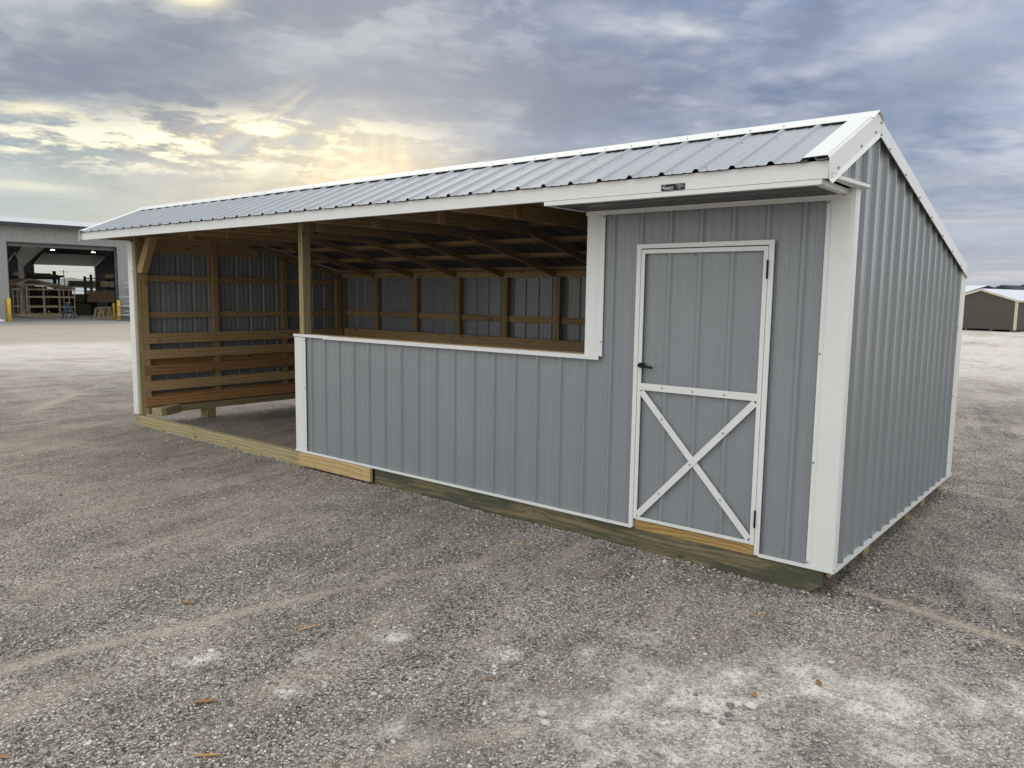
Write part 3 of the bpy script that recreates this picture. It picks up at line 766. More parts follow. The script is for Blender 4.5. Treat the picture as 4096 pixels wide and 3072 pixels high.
# --- door
door = B()
sheet(door, -1.375, -.505, XR, lambda s_, h, v: (s_, -.006-h*.8, v), cst(.238), cst(2.16))
for p in ((-1.227, 2.135), (-1.0, 2.133), (-.765, 2.13), (-.535, 2.128), (-1.213, 1.477), (-1.225, .319), (-.991, .322), (-.768, .325)): door.screw((p[0], -.006, p[1]), (0, -1, 0))
door = door.build('door', [WALL, SCREW], shed)
def dt(p0, p1, w, y0, name='door_trim', scr=()):
    b = B(); a, c = Vector((p0[0], 0, p0[1])), Vector((p1[0], 0, p1[1])); d = (c-a); n = Vector((-d.z, 0, d.x)).normalized()*w
    b.obox(Vector((a.x, y0, a.z))-n/2, d, n, (0, .004, 0), .0008)
    for s_ in scr: b.screw((s_[0], y0, s_[1]), (0, -1, 0))
    return b.build(name, [WHITE, SCREW], door)
b = B()
b.box(-1.397, -1.370, -.034, -.026, .232, 2.150); b.box(-.512, -.483, -.034, -.026, .226, 2.150); b.box(-1.397, -.483, -.036, -.028, 2.150, 2.178)
b.box(-1.372, -.510, -.034, -.026, .228, .250)
b.box(-1.397, -1.392, -.026, .02, .232, 2.178); b.box(-.488, -.483, -.026, .02, .226, 2.178); b.box(-1.39, -.49, -.026, .02, 2.172, 2.178); b.box(-1.39, -.49, -.026, .02, .226, .230)
b.build('door_frame', WHITE, door)
dt((-1.380, 1.208), (-.510, 1.208), .050, -.0345, 'cross_rail', ((-1.199, 1.209), (-.965, 1.206), (-.734, 1.205)))
dt((-1.366, 1.172), (-.522, .262), .046, -.031, 'cross_brace', ((-1.195, .987), (-.732, .489)))
dt((-1.366, .262), (-.522, 1.172), .046, -.0355, 'cross_brace', ((-.731, .946), (-.963, .697), (-1.193, .449)))
b = B(); b.lathe((0, 0, 0), [(.0, 0)], 3) if False else None
b.obox((-1.388, -.044, 1.343), (.050, 0, 0), (0, .012, 0), (0, 0, .036), .004)
b.tube((-1.370, -.044, 1.363), (-1.370, -.075, 1.363), .011, .011, 12)
b.obox((-1.376, -.079, 1.352), (.118, 0, -.010), (0, .014, 0), (0, 0, .018), .004)
hd = b.build('handle', BLACK, door)
b = B(); b.tube((-1.3805, -.0445, 1.366), (-1.3805, -.047, 1.366), .006, .006, 10); b.build('lock_cylinder', WHITE, hd)
for z0, z1 in ((1.973, 2.091), (.347, .462)):
    b = B(); b.tube((-.4815, -.041, z0), (-.4815, -.041, z1), .006, .006, 10); b.obox((-.490, -.0385, z0), (.007, 0, 0), (0, .004, 0), (0, 0, z1-z0)); b.build('hinge', BLACK, door)
b = B()
b.box(-1.435, -1.402, -.034, -.024, .163, 2.213); b.box(-.479, -.446, -.034, -.024, .163, 2.213); b.box(-1.4335, -.4475, -.036, -.022, 2.186, 2.216)
b.box(-1.404, -1.401, -.026, .02, .163, 2.187); b.box(-.480, -.477, -.026, .02, .163, 2.187)
b.build('door_casing', WHITE, shed)
b = B(); b.box(-1.401, -1.392, -.004, .03, .236, 2.19); b.box(-.483, -.480, -.004, .03, .236, 2.19); b.box(-1.40, -.481, -.004, .03, 2.178, 2.189); b.box(-1.39, -.49, .022, .03, .24, 2.17)
b.build('door_jamb', LUM2, shed)
# --- maker's plate on the fascia
b = B(); px0, px1, pz0, pz1, r = -.998, -.836, 2.5005, 2.5395, .006
y0 = -.5085
pl = []
for cx, cz, a0 in ((px1-r, pz1-r, 0), (px0+r, pz1-r, 90), (px0+r, pz0+r, 180), (px1-r, pz0+r, 270)):
    for t in range(0, 91, 30): pl.append((cx+r*math.cos(RAD(a0+t)), y0, cz+r*math.sin(RAD(a0+t))))
b.prism(pl, (0, -.002, 0)); b.mi = 0
plate = b.build('maker_plate', BLACK, shed); plate['label'] = 'small black plate lettered QUALITY on the fascia'
LET = paint('plate_lettering', (.72, .73, .74), .4, .5, .02, 0.)
def text(s_, x, z, size, parent, width=None):
    c = bpy.data.curves.new('t', 'FONT'); c.body = s_; c.size = size; c.extrude = .0003
    o = bpy.data.objects.new('t', c); COL.objects.link(o); dg = bpy.context.evaluated_depsgraph_get()
    me = bpy.data.meshes.new_from_object(o.evaluated_get(dg)); bpy.data.objects.remove(o)
    w = max(v.co.x for v in me.vertices); k = (width/w) if width else 1
    for v in me.vertices: v.co = Vector((x+v.co.x*k, y0-.0024-v.co.z*.5, z+v.co.y))
    link('lettering', me, LET, parent)
text('QUALITY', -.9795, 2.5160, .0125, plate, .064)
text('STORAGE BUILDINGS', -.9795, 2.5065, .0052, plate, .064)
b = B(); b.box(-.9845, -.9805, y0-.003, y0-.002, 2.5125, 2.5290); b.box(-.9845, -.912, y0-.003, y0-.002, 2.5128, 2.5148); b.prism([(-.9845, y0-.002, 2.529), (-.9805, y0-.002, 2.529), (-.970, y0-.002, 2.5335), (-.970, y0-.002, 2.5355)], (0, -.001, 0)); b.build('emblem', LET, plate)
b = B()
for z, w in ((2.5335, .050), (2.5285, .040), (2.5235, .040), (2.5175, .046), (2.5125, .022), (2.5075, .014)): b.box(-.872-w/2, -.872+w/2, y0-.0028, y0-.002, z, z+.0010)
b.build('small_print', LET, plate)
b = B(); b.tube((-.9935, y0, 2.520), (-.9935, y0-.006, 2.520), .004, .003, 8); b.tube((-.8415, y0, 2.520), (-.8415, y0-.006, 2.520), .004, .003, 8); b.build('plate_screws', WHITE, plate)

# ================================================================== WORKSHOP
WA = RAD(84); WD = Vector((math.cos(WA), math.sin(WA), 0)); WT = Vector((-WD.y, WD.x, 0)); W0 = Vector((-47.38, 10.40, 0))
def wf(s_, d, z): return W0+WD*s_+WT*d+Vector((0, 0, z))
def wbox(b, s0, s1, d0, d1, z0, z1, ch=0.): return b.obox(wf(s0, d0, z0), WD*(s1-s0), WT*(d1-d0), (0, 0, z1-z0), ch)
def simple(name, c, rough=.6, spec=.4, var=.1, emit=None):
    m, nt, b = mat(name); p = objc(nt); n = noise(nt, p, 2.5, 5, .6)
    setc(nt, b, mix(nt, n.lin(.3, .7), tuple(v*(1-var) for v in c), tuple(v*(1+var) for v in c)))
    b.inputs['Roughness'].default_value = rough; b.inputs['Specular IOR Level'].default_value = spec
    if emit:
        b.inputs['Emission Color'].default_value = (*c, 1); b.inputs['Emission Strength'].default_value = emit
    return m
WSM = paint('workshop_grey_steel', (.285, .288, .29), .45, .4, .03, .15)
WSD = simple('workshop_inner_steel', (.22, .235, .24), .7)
WSR = paint('workshop_roof_steel', (.54, .55, .575), .4, .5, .03, .1)
DKT = simple('dark_trim', (.035, .042, .055), .5)
STEEL = simple('primed_frame_steel', (.52, .51, .48), .6)
YEL = simple('yellow_bollard_paint', (.72, .47, .045), .45, .5, .07)
BLUE = simple('blue_fibreglass', (.035, .15, .27), .5, .5)
CONC = simple('concrete', (.31, .31, .30), .85, .2, .12)
SILV = paint('silver_trim_metal', (.62, .64, .66), .30, .6, .03, .2, metallic=.4)
OLIVE = simple('olive_siding', (.072, .066, .056), .7, .3, .04)
CREAM = simple('cream_trim', (.50, .455, .35), .6)
WROOF = paint('white_roof_steel', (.66, .70, .76), .4, .5, .02, .1)
DROOF = simple('charcoal_roof', (.050, .047, .050), .6)
CHAR = simple('charcoal_siding', (.030, .032, .042), .6)
LAMP = simple('lamp_glow', (1., .95, .85), .5, .5, 0., emit=8.)
DARK = simple('near_black_steel', (.02, .021, .024), .6)  # one even near-black colour for racks, shelf, post and crate panels

ws = empty('workshop', wf(3, 0, 0), 'large grey steel workshop with its tall doorway open, seen beyond the shed', 'workshop')
b = B(); fnw = lambda s_, h, v: tuple(wf(s_, -h, v))
kw = dict(per=.262, H=.018, minor=False, rw=.030, rt=.007)
sheet(b, -9., .23, .51, fnw, cst(0), cst(5.30), **kw); sheet(b, .23, 5.81, .51, fnw, cst(4.41), cst(5.30), **kw); sheet(b, 5.81, 15., .51, fnw, cst(0), cst(5.30), **kw)
b.build('front_wall', WSM, ws)
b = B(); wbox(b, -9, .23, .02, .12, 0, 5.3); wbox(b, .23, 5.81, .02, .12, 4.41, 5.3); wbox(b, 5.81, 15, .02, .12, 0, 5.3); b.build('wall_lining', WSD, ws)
b = B(); wbox(b, .215, .235, -.03, .14, 0, 4.40); wbox(b, .215, 5.86, -.03, .14, 4.385, 4.43); wbox(b, 5.80, 5.87, -.03, .14, 0, 4.385); b.build('door_trim', DKT, ws)
b = B(); wbox(b, .23, 5.80, .13, .30, 4.20, 4.38); wbox(b, 5.755, 5.795, .02, .12, 0, 4.2); b.build('doorway_liner', simple('doorway_liner_steel', (.13, .13, .125), .6), ws)
b = B(); wbox(b, -9, 6.56, 22, 22.1, 0, 6.0); wbox(b, 11.05, 15, 22, 22.1, 0, 6.0); wbox(b, 6.56, 11.05, 22, 22.1, 3.83, 6.0)
b.build('back_wall', WSD, ws)
for s0 in (-9., 14.9):
    b = B(); b.prism([wf(s0, .12, 0), wf(s0, 22, 0), wf(s0, 22, 5.45), wf(s0, 11, 6.5), wf(s0, .12, 5.4)], WD*.1); b.build('end_wall', WSD, ws)
b = B()
for d0, z0, d1, z1 in ((-.40, 5.47, 11, 6.62), (11, 6.62, 22.5, 5.47)):
    sheet(b, -9.3, 15.3, .4, lambda s_, h, v, d0=d0, z0=z0, d1=d1, z1=z1: tuple(wf(s_, v, z0+(z1-z0)*(v-d0)/(d1-d0)+h)), cst(d0), cst(d1), per=.30, H=.02, minor=False)
b.build('roof', WSR, ws)
b = B(); b.prism([wf(-9.25, -.35, 5.42), wf(-9.25, 11, 6.55), wf(-9.25, 22.4, 5.42), wf(-9.25, 22.4, 5.36), wf(-9.25, 11, 6.49), wf(-9.25, -.35, 5.36)], WD*24.5); b.build('roof_lining', WSD, ws)
b = B(); wbox(b, -9.3, 15.3, -.50, -.36, 5.28, 5.475); b.prism([wf(-9.3, -.42, 5.28), wf(-9.3, -.05, 5.31), wf(-9.3, -.05, 5.34), wf(-9.3, -.42, 5.32)], WD*24.6); b.build('gutter', DKT, ws)
b = B()
b.prism([wf(3.22, 11.5, .012), wf(3.51, 11.5, .012), wf(3.51, 11.5, 3.39), wf(4.91, 11.5, 4.79), wf(7.2, 11.5, 5.95), wf(7.0, 11.5, 6.3), wf(3.9, 11.5, 5.3), wf(3.22, 11.5, 4.29)], WT*.22); b.build('steel_frame', STEEL, ws)
b = B(); b.tube(wf(1.85, 8, 3.5), wf(2.30, 8, 4.18), .03); b.tube(wf(2.30, 8, 4.18), wf(2.68, 7.97, 3.25), .03); b.build('sway_brace', STEEL, ws)
b = B()   # overhead door raised on its tracks at the far end
n = 12
for i in range(n):
    t0, t1 = i/n, (i+.62)/n
    b.prism([wf(6.56, 22-3*t0, 3.83+.82*t0), wf(6.56, 22-3*t1, 3.83+.82*t1), wf(6.56, 22-3*t1, 3.87+.82*t1), wf(6.56, 22-3*t0, 3.87+.82*t0)], WD*4.49)
b.build('overhead_door', STEEL, ws)
b = B(); b.prism([wf(6.56, 22, 3.88), wf(6.56, 19, 4.70), wf(6.56, 19, 4.72), wf(6.56, 22, 3.90)], WD*4.49); b.build('overhead_door', DARK, ws)
for s_ in (6.53, 11.07):
    b = B(); b.tube(wf(s_, 22, 3.80), wf(s_, 18.6, 4.76), .035); b.tube(wf(s_, 21.95, 0), wf(s_, 21.95, 3.8), .03); b.build('door_track', SILV, ws)
for s_, z_ in ((5.47, 4.60), (8.10, 4.56)):
    b = B(); wbox(b, s_-.12, s_+.12, 12, 12.12, z_, z_+.03); lo = b.build('lamp_or_fill', LAMP, ws)
    b = B(); wbox(b, s_-.015, s_+.015, 12.1, 12.13, z_+.05, 6.4); b.build('lamp_rod', STEEL, ws)
FILL_PANEL = simple('fill_panel_glow', (1., .97, .92), .5, .5, 0., emit=45.)  # glow of the added fill lamps
for s_, d_ in ((-3., 5.), (-6., 9.), (9.6, 5.)):   # unseen lamps and rods added to brighten the interior, behind the front wall
    b = B(); wbox(b, s_-.6, s_+.6, d_, d_+.6, 4.9, 4.95); b.build('lamp_or_fill', FILL_PANEL, ws)
    b = B(); wbox(b, s_-.02, s_+.02, d_+.3, d_+.34, 4.95, 6.0); b.build('lamp_rod', STEEL, ws)
b = B(); wbox(b, -12, 16, -3.6, 26, -.10, .012); o = b.build('concrete_apron', CONC); o['kind'] = 'structure'

# bollards
def bollard(s_, d, h, r, label):
    p = wf(s_, d, 0); o = None
    b = B(); b.lathe((0, 0, 0), [(r, 0), (r, h-r*.9), (r*.93, h-r*.45), (r*.7, h-r*.12), (r*.3, h)], 20)
    o = b.build('bollard', YEL); o.location = p; tag(o, label, 'bollard', 'yellow bollards at the workshop doorway'); return o
bollard(.13, -.16, 1.34, .10, 'fat yellow bollard at the left side of the workshop doorway')
bollard(5.78, -.20, 1.27, .095, 'thick yellow bollard outside the right edge of the workshop doorway')
bollard(6.20, 2.0, 1.05, .075, 'thin yellow bollard just inside the doorway beside the sawhorse')

# timber shed skeleton inside
fr = empty('shed_frame', wf(4, 9, 0), 'unclad timber skeleton of a small shed under construction in the workshop', 'shed frame')
def pb(name, a, c, w, t, parent, m=LUM1, up=(0, 0, 1)):
    a, c = Vector(a), Vector(c); d = c-a; n1_ = d.cross(Vector(up))
    if n1_.length < 1e-3: n1_ = WD.copy()
    n1_ = n1_.normalized()*t; n2_ = d.cross(n1_).normalized()*w
    b = B(); b.obox(a-n1_/2-n2_/2, d, n1_, n2_); return b.build(name, m, parent)
NEWL = wood('new_stud_lumber', (.66, .55, .40), (.56, .45, .31), (.36, .26, .16), knots=.3)
for s_ in (2.60, 3.53, 4.46, 5.33): pb('stud', wf(s_, 7, .2), wf(s_, 7, 1.93 if s_ > 5 else (2.02 if s_ < 3 else 2.0)), .09, .05, fr, NEWL, WT)
for s_ in (2.60, 3.53, 4.46, 5.33): pb('stud', wf(s_, 10.6, .2), wf(s_, 10.6, 1.95), .09, .05, fr, NEWL, WT)
for d_ in (8.2, 9.4): pb('stud', wf(2.60, d_, .2), wf(2.60, d_, 2.02), .09, .05, fr, NEWL); pb('stud', wf(5.33, d_, .2), wf(5.33, d_, 1.85), .09, .05, fr, NEWL)
for z_ in (1.83, 1.35, .71): pb('rail', wf(2.55, 6.94, z_), wf(5.38, 6.94, z_), .085, .03, fr, NEWL)
for z_ in (1.83, 1.35, .71): pb('rail', wf(2.55, 10.66, z_), wf(5.38, 10.66, z_), .085, .03, fr, NEWL)
for z_ in (1.83, .71): pb('rail', wf(2.54, 8.2, z_), wf(2.54, 10.6, z_), .085, .03, fr, NEWL)
for d_ in (7., 10.6): pb('base_beam', wf(2.5, d_, .13), wf(5.42, d_, .13), .15, .09, fr, NEWL)
for s_ in (2.60, 5.33): pb('base_beam', wf(s_, 7.1, .13), wf(s_, 10.5, .13), .15, .09, fr, NEWL)
for d_ in (7., 8.2, 9.4, 10.6):
    pb('rafter', wf(2.08, d_, 2.16), wf(2.85, d_, 2.47), .08, .04, fr, NEWL); pb('rafter', wf(2.85, d_, 2.47), wf(5.42, d_, 1.90), .08, .04, fr, NEWL)
    pb('tie_beam', wf(2.1, d_, 2.13), wf(4.3, d_, 2.13), .08, .04, fr, NEWL)
b = B(); b.prism([wf(2.83, 6.9, 2.52), wf(5.46, 6.9, 1.93), wf(5.46, 6.9, 1.95), wf(2.83, 6.9, 2.54)], WT*3.9); b.build('roof_deck', LUM2, fr)
b = B(); b.prism([wf(2.03, 6.9, 2.20), wf(2.82, 6.9, 2.52), wf(2.82, 6.9, 2.54), wf(2.03, 6.9, 2.22)], WT*3.9); b.build('roof_deck', LUM2, fr)
for s_, d_ in ((3.3, 8), (4.6, 9)): pass
# step ladder
ld = empty('step_ladder', wf(4.42, 5, 0), 'blue step ladder with yellow top standing by the timber frame', 'ladder')
for s_, k in ((4.12, 1), (4.74, -1)):
    pb('rail', wf(s_, 5.25 if k > 0 else 4.8, .0), wf(4.42-k*.05, 5.0, 1.0), .08, .04, ld, BLUE)
    pb('rail', wf(s_+k*.10, 4.8 if k > 0 else 5.25, .0), wf(4.42-k*.03, 4.95, 1.0), .08, .04, ld, BLUE)
for z_, w in ((.28, .25), (.50, .18), (.72, .11)): pb('step', wf(4.42-w, 4.92, z_), wf(4.42+w, 4.92, z_), .03, .07, ld, SILV)
b = B(); wbox(b, 4.30, 4.54, 4.88, 5.08, .99, 1.04, .01); b.build('cap', YEL, ld)
# sawhorses
def sawhorse(s_, d_, label, lo_):
    e = empty('sawhorse', wf(s_, d_, 0), label, 'sawhorse', 'sawhorses at the doorway')
    pb('beam', wf(s_, d_-.05, .70), wf(s_, d_+1.1, .70), .10, .09, e, LUM1)
    for dd in (.05, 1.0):
        for k in (-1, 1): pb('leg', wf(s_+k*.16, d_+dd, 0), wf(s_+k*.03, d_+dd, .70), .09, .04, e, LUM1)
sawhorse(5.52, 2.2, 'wooden sawhorse nearer the lumber, left one of the pair', 0); sawhorse(6.02, 2.2, 'wooden sawhorse right beside the thin bollard', 0)
b = B(); wbox(b, 5.42, 6.45, 2.3, 2.42, .755, .80); wbox(b, 5.65, 6.5, 2.5, 2.62, .755, .80); b.build('plank', LUM1); tag(bpy.data.objects['plank'], 'pale planks laid across the two sawhorses', 'plank')
# lumber rack and stacks
rk = empty('lumber_rack', wf(8.5, 12.5, 0), 'dark cantilever rack loaded with lumber in the workshop', 'rack')
for s_ in (7.82, 8.24, 9.45):
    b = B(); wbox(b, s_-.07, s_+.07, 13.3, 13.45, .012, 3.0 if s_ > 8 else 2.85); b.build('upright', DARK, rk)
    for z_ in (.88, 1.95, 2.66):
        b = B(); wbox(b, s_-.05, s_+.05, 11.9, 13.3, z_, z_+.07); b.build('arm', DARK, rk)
def stack(s0, s1, d0, d1, z0, z1, m, label, slope=0.):
    b = B(); z = z0; i = 0; hh = .045
    while z+hh < z1+.01:
        a = s0+slope*(z-z0)+random.uniform(-.03, .05); w = s1-a; c = s1+random.uniform(-.03, .02)
        d = d0
        wbox(b, a, c, d+random.uniform(0, .03), d1, z, z+hh-.006); z += hh; i += 1
    o = b.build('lumber_stack', m); tag(o, label, 'lumber', 'lumber stacked on the rack'); return o
stack(7.45, 9.42, 12., 13.2, .96, 1.83, LUM2, 'large brown lumber stack on the middle rack level', .38)
stack(6.60, 8.18, 12., 13.2, 2.04, 2.50, LUM3, 'dark green treated boards on the upper rack level', .12)
stack(8.45, 9.40, 12., 13.2, 2.10, 2.53, LUM1, 'pale lumber stack beside the dark green boards', .05)
stack(8.82, 9.42, 12., 13.2, 2.74, 3.06, LUM1, 'small pale lumber stack on the topmost rack level', .0)
stack(6.70, 7.42, 12.2, 13.2, .96, 1.48, LUM3, 'dark boards piled left of the large brown stack', .3)
stack(6.72, 7.80, 12.1, 13.2, .02, .86, LUM3, 'dark lumber pile on the floor under the rack', .0)
stack(7.95, 9.40, 11.9, 13.2, .02, .40, LUM2, 'low brown lumber pile on the floor by the sawhorses', .0)
b = B(); wbox(b, 7.3, 8.7, 10.5, 10.62, .013, .05); wbox(b, 7.5, 8.5, 10.7, 10.8, .013, .045); o = b.build('floor_plank', LUM1); tag(o, 'pale loose planks lying on the workshop floor', 'plank')
# shelving and the dark post with cross arm behind the frame
sh = empty('storage_shelf', wf(3.6, 13, 0), 'dark storage shelf piled with trim behind the timber skeleton', 'shelf')
b = B(); wbox(b, 2.6, 6.0, 12.6, 13.6, 2.55, 2.75); wbox(b, 2.6, 6.0, 12.6, 13.6, 1.3, 1.38); b.build('deck', DARK, sh)
for s_ in (2.65, 4.3, 5.9):
    b = B(); wbox(b, s_-.05, s_+.05, 12.6, 12.7, .013, 2.55); b.build('upright', DARK, sh)
b = B(); wbox(b, 4.1, 5.9, 12.7, 13.4, 2.76, 2.90); wbox(b, 3.9, 5.5, 12.8, 13.3, 2.90, 2.98); b.build('dark_lumber_pile', LUM3); tag(bpy.data.objects['dark_lumber_pile'], 'dark boards lying on top of the storage shelf', 'lumber')
for k in range(4):
    b = B(); wbox(b, 3.12+.02*k, 3.86-.03*k, 12.7, 12.9, 2.76+k*.075, 2.80+k*.075); o = b.build('trim_bundle', SILV)
    tag(o, ('silver trim strip, lowest of four on the shelf', 'silver trim strip, second from bottom of four on the shelf', 'silver trim strip, third from bottom of four on the shelf', 'silver trim strip, topmost of four on the shelf')[k], 'metal trim', 'silver trim on the shelf')
b = B(); wbox(b, 6.15, 6.35, 15, 15.15, .013, 3.2); wbox(b, 5.9, 6.85, 14.98, 15.14, 2.74, 2.90); o = b.build('timber_post', DARK); tag(o, 'dark timber post with a crosspiece against the far doorway light', 'post')
b = B(); wbox(b, .6, 2.4, 16, 17, .013, 2.6); 
o = b.build('stacked_panels', STEEL); tag(o, 'grey stack of panels in the dark left corner of the workshop', 'panels')
# crates standing in front of the far doorway
CR = wood('crate_timber', (.13, .10, .06), (.09, .065, .04), (.05, .03, .02))
for i, (s0, s1, z1, lab) in enumerate(((5.9, 6.9, 2.05, 'tall dark crate behind the timber skeleton, at its left'), (7.0, 7.9, 1.85, 'dark crate behind the middle of the timber skeleton'), (7.95, 8.7, 2.0, 'dark crate behind the ladder, second from the right'), (8.75, 10.5, 1.50, 'low wide dark crate right of the timber skeleton'))):
    e = empty('crate', wf(s0, 20, 0), lab, 'crate', 'dark crates before the far doorway')
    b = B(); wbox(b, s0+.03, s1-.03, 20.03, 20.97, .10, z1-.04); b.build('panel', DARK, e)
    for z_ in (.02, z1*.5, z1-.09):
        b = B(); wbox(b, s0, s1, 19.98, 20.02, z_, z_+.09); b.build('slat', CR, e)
    for s_ in (s0, s1-.08):
        b = B(); wbox(b, s_, s_+.08, 19.95, 19.98, .012, z1); b.build('post', CR, e)
# rack of silver trim against the outside wall
mr = empty('trim_rack', wf(6.9, -.3, 0), 'steel rack against the workshop wall right of the doorway', 'rack')
for s_ in (6.75, 8.6):
    b = B(); wbox(b, s_-.04, s_+.04, -.14, -.06, .01, 2.4); b.build('upright', STEEL, mr)
    for z_ in (.33, .57, .88, 1.13, 1.43, 1.99, 2.26):
        b = B(); wbox(b, s_-.03, s_+.03, -.75, -.14, z_-.04, z_-.005); b.build('arm', STEEL, mr)
rl = ('lowest and widest', 'second lowest', 'third lowest', 'middle', 'fifth lowest', 'second highest', 'topmost')
for i, (z_, s0, w) in enumerate(((.33, 5.56, .5), (.57, 6.00, .3), (.88, 5.66, .4), (1.13, 6.05, .2), (1.43, 5.70, .2), (1.99, 6.0, .2), (2.26, 6.02, .25))):
    b = B(); b.obox(wf(s0, -.6, z_+.03), WD*3.2+Vector((0, 0, -.06)), WT*w, (0, 0, .025)); b.obox(wf(s0+.3, -.58, z_+.053), WD*2.8+Vector((0, 0, -.05)), WT*(w*.6), (0, 0, .02))
    o = b.build('trim_bundle', SILV if i not in (3, 4) else STEEL); tag(o, '%s bundle of metal trim on the rack outside the workshop' % rl[i], 'metal trim', 'trim bundles on the outside rack')
b = B(); b.obox(wf(-1.4, -.8, .05), WD*1.15, WT*.3, (0, 0, .12), .02); b.obox(wf(-1.3, -.75, .17), WD*.9, WT*.15, (0, 0, .05), .01); o = b.build('pipe_bundle', WHITE); tag(o, 'white bundle lying at the foot of the workshop wall', 'bundle')

# beyond the far doorway
far = empty('metal_building', wf(21, 60, 0), 'pale metal building seen through the far doorway behind the lumber', 'building')
b = B(); sheet(b, 19.8, 23.5, .3, lambda s_, h, v: tuple(wf(s_, 60-h, v)), cst(0), cst(1.9), per=.5, H=.03, minor=False); wbox(b, 19.8, 23.5, 60.1, 66, 0, 1.90); b.build('wall', WROOF, far)
b = B(); b.prism([wf(19.6, 59.7, 1.9), wf(19.6, 66.3, 1.9), wf(19.6, 63, 2.0)], WD*4.1); b.build('roof', WROOF, far)
def up_pole():
    k = 2.93
    f = lambda s_, z: CAMP+(wf(s_, 60, z)-CAMP)*k
    base = f(18.70, 1.84); base.z = 0; top = f(18.56, 4.3)
    e = empty('utility_pole', base, 'tall leaning wooden utility pole beyond the workshop', 'utility pole')
    PW_ = simple('pole_wood', (.06, .05, .04), .9)
    b = B(); b.tube(base, top, .20, .13, 10); b.build('pole', PW_, e)
    a, c = f(18.06, 4.03), f(19.07, 4.05); b = B(); b.obox(a, c-a, (0, .14, 0), (0, 0, .16)); b.build('crossarm', PW_, e)
    for q in (a, c, (a+c)/2):
        b = B(); b.tube(q+Vector((0, 0, .15)), q+Vector((0, 0, .45)), .07, .05, 8); b.build('insulator', PW_, e)
    return a, c
pa, pc = up_pole()
WIRE = simple('wire', (.20, .21, .24), .6)
def wire(a, c, sag, r, label, n=24):
    b = B(); a, c = Vector(a), Vector(c); pts = [a.lerp(c, i/n)+Vector((0, 0, -sag*4*(i/n)*(1-i/n))) for i in range(n+1)]
    for p, q in zip(pts, pts[1:]): b.tube(p, q, r, r, 5, cap=False)
    o = b.build('power_line', WIRE); tag(o, label, 'power line', 'overhead wires'); return o
wd2 = (pc-pa).normalized()
wire(pa+Vector((0, 0, .45)), pa+Vector((0, 0, .2))-wd2*70+WT*25, 1.5, .03, 'thin wire leaving the left end of the utility pole crossarm')
wire(pc+Vector((0, 0, .45)), pc+Vector((0, 0, .4))+wd2*80, 1.2, .03, 'thin wire leaving the right end of the utility pole crossarm')
def ray(u, v): return Fv+Rv*((u-2048)/3088.67)-Uv*((v-1536)/3088.67)
def aty(u, v, y): d = ray(u, v); return CAMP+d*((y-CAMP.y)/d.y)
for (u0, v0, u1, v1, lab) in ((3703, 765, 4096, 716.5, 'highest of three thin wires crossing the sky right of the shed'), (3730, 805, 4096, 768, 'middle of three thin wires crossing the sky right of the shed'), (3761, 861, 4096, 831, 'lowest of three thin wires crossing the sky right of the shed')):
    a = aty(u0, v0, 70.); c = aty(u1, v1, 62.); d = c-a
    wire(a-d*3, c+d*3, .4, .0065, lab)

# ================================================================== DISTANT SHEDS ON THE RIGHT
def gshed(R_, az_, width, length, he, ha, siding, trim, roof, label, skids=True):
    e = empty('storage_shed', R_, label, 'shed', 'storage sheds across the yard')
    R_ = Vector(R_); sd = Vector((math.cos(RAD(az_)), math.sin(RAD(az_)), 0)); g = Vector((sd.y, -sd.x, 0))   # g: left->right seen from the camera
    L_ = R_-g*width; z0 = .14
    Z = lambda p, z: Vector((p.x, p.y, z))
    b = B(); mid = (L_+R_)/2
    b.prism([Z(L_, z0), Z(R_, z0), Z(R_, he), Z(mid, ha), Z(L_, he)], sd*length); b.build('wall', siding, e)
    th = .05
    for side, (p, q) in (('l', (L_-g*.12, mid)), ('r', (R_+g*.12, mid))):
        zp = he-.12*(ha-he)/(width/2)
        b = B(); q0 = Z(p-sd*.08, zp+.02); q1 = Z(mid-sd*.08, ha+.02); b.prism([q0, q1, q1+Vector((0, 0, th)), q0+Vector((0, 0, th))], sd*(length+.16))
        nr = int(length/.4)
        for i in range(nr): b.obox(q0+Vector((0, 0, th))+sd*(.1+i*.4), q1-q0, sd*.03, (0, 0, .02))
        b.build('roof', roof, e)
        b = B(); q0 = Z(p-sd*.11, zp-.07); q1 = Z(mid-sd*.11, ha-.07); b.prism([q0, q1, q1+Vector((0, 0, .12)), q0+Vector((0, 0, .12))], sd*.03); b.build('rake_trim', trim, e)
    for p, k in ((L_, 1), (R_, -1)):
        b = B(); b.obox(Z(p-sd*.03+g*(.0 if k > 0 else -.11), z0), g*.11, sd*.028, (0, 0, he-z0-.02)); 
        b.obox(Z(p+g*(.0 if k < 0 else -.03)-sd*.03, z0), g*.03, sd*.12, (0, 0, he-z0-.02)); b.build('corner_trim', trim, e)
    b = B(); b.obox(Z(R_+g*.10, he-.10), g*.03, sd*length, (0, 0, .10)); b.build('fascia', trim, e)
    for t in (.04, .30, .66, .94):
        b = B(); b.obox(Z(L_+g*(width*t), -.02), g*.12, sd*length, (0, 0, .158)); b.build('skid', GREEN, e)
gshed((-5.08, 52.79, 0), 76, 4.25, 8., 1.98, 2.66, OLIVE, CREAM, WROOF, 'olive shed with cream trim and white metal roof on the right')
def by_apex(u, v, y, az_, width, length, he, *a):
    p = aty(u, v, y); sd = Vector((math.cos(RAD(az_)), math.sin(RAD(az_)), 0)); g = Vector((sd.y, -sd.x, 0))
    R_ = p+g*width/2; gshed((R_.x, R_.y, 0), az_, width, length, p.z-he, p.z-.05, *a)
by_apex(3949, 1142, 62., 143, 6.4, 8., .95, CHAR, CHAR, WROOF, 'dark shed with a bright white roof behind the olive shed')
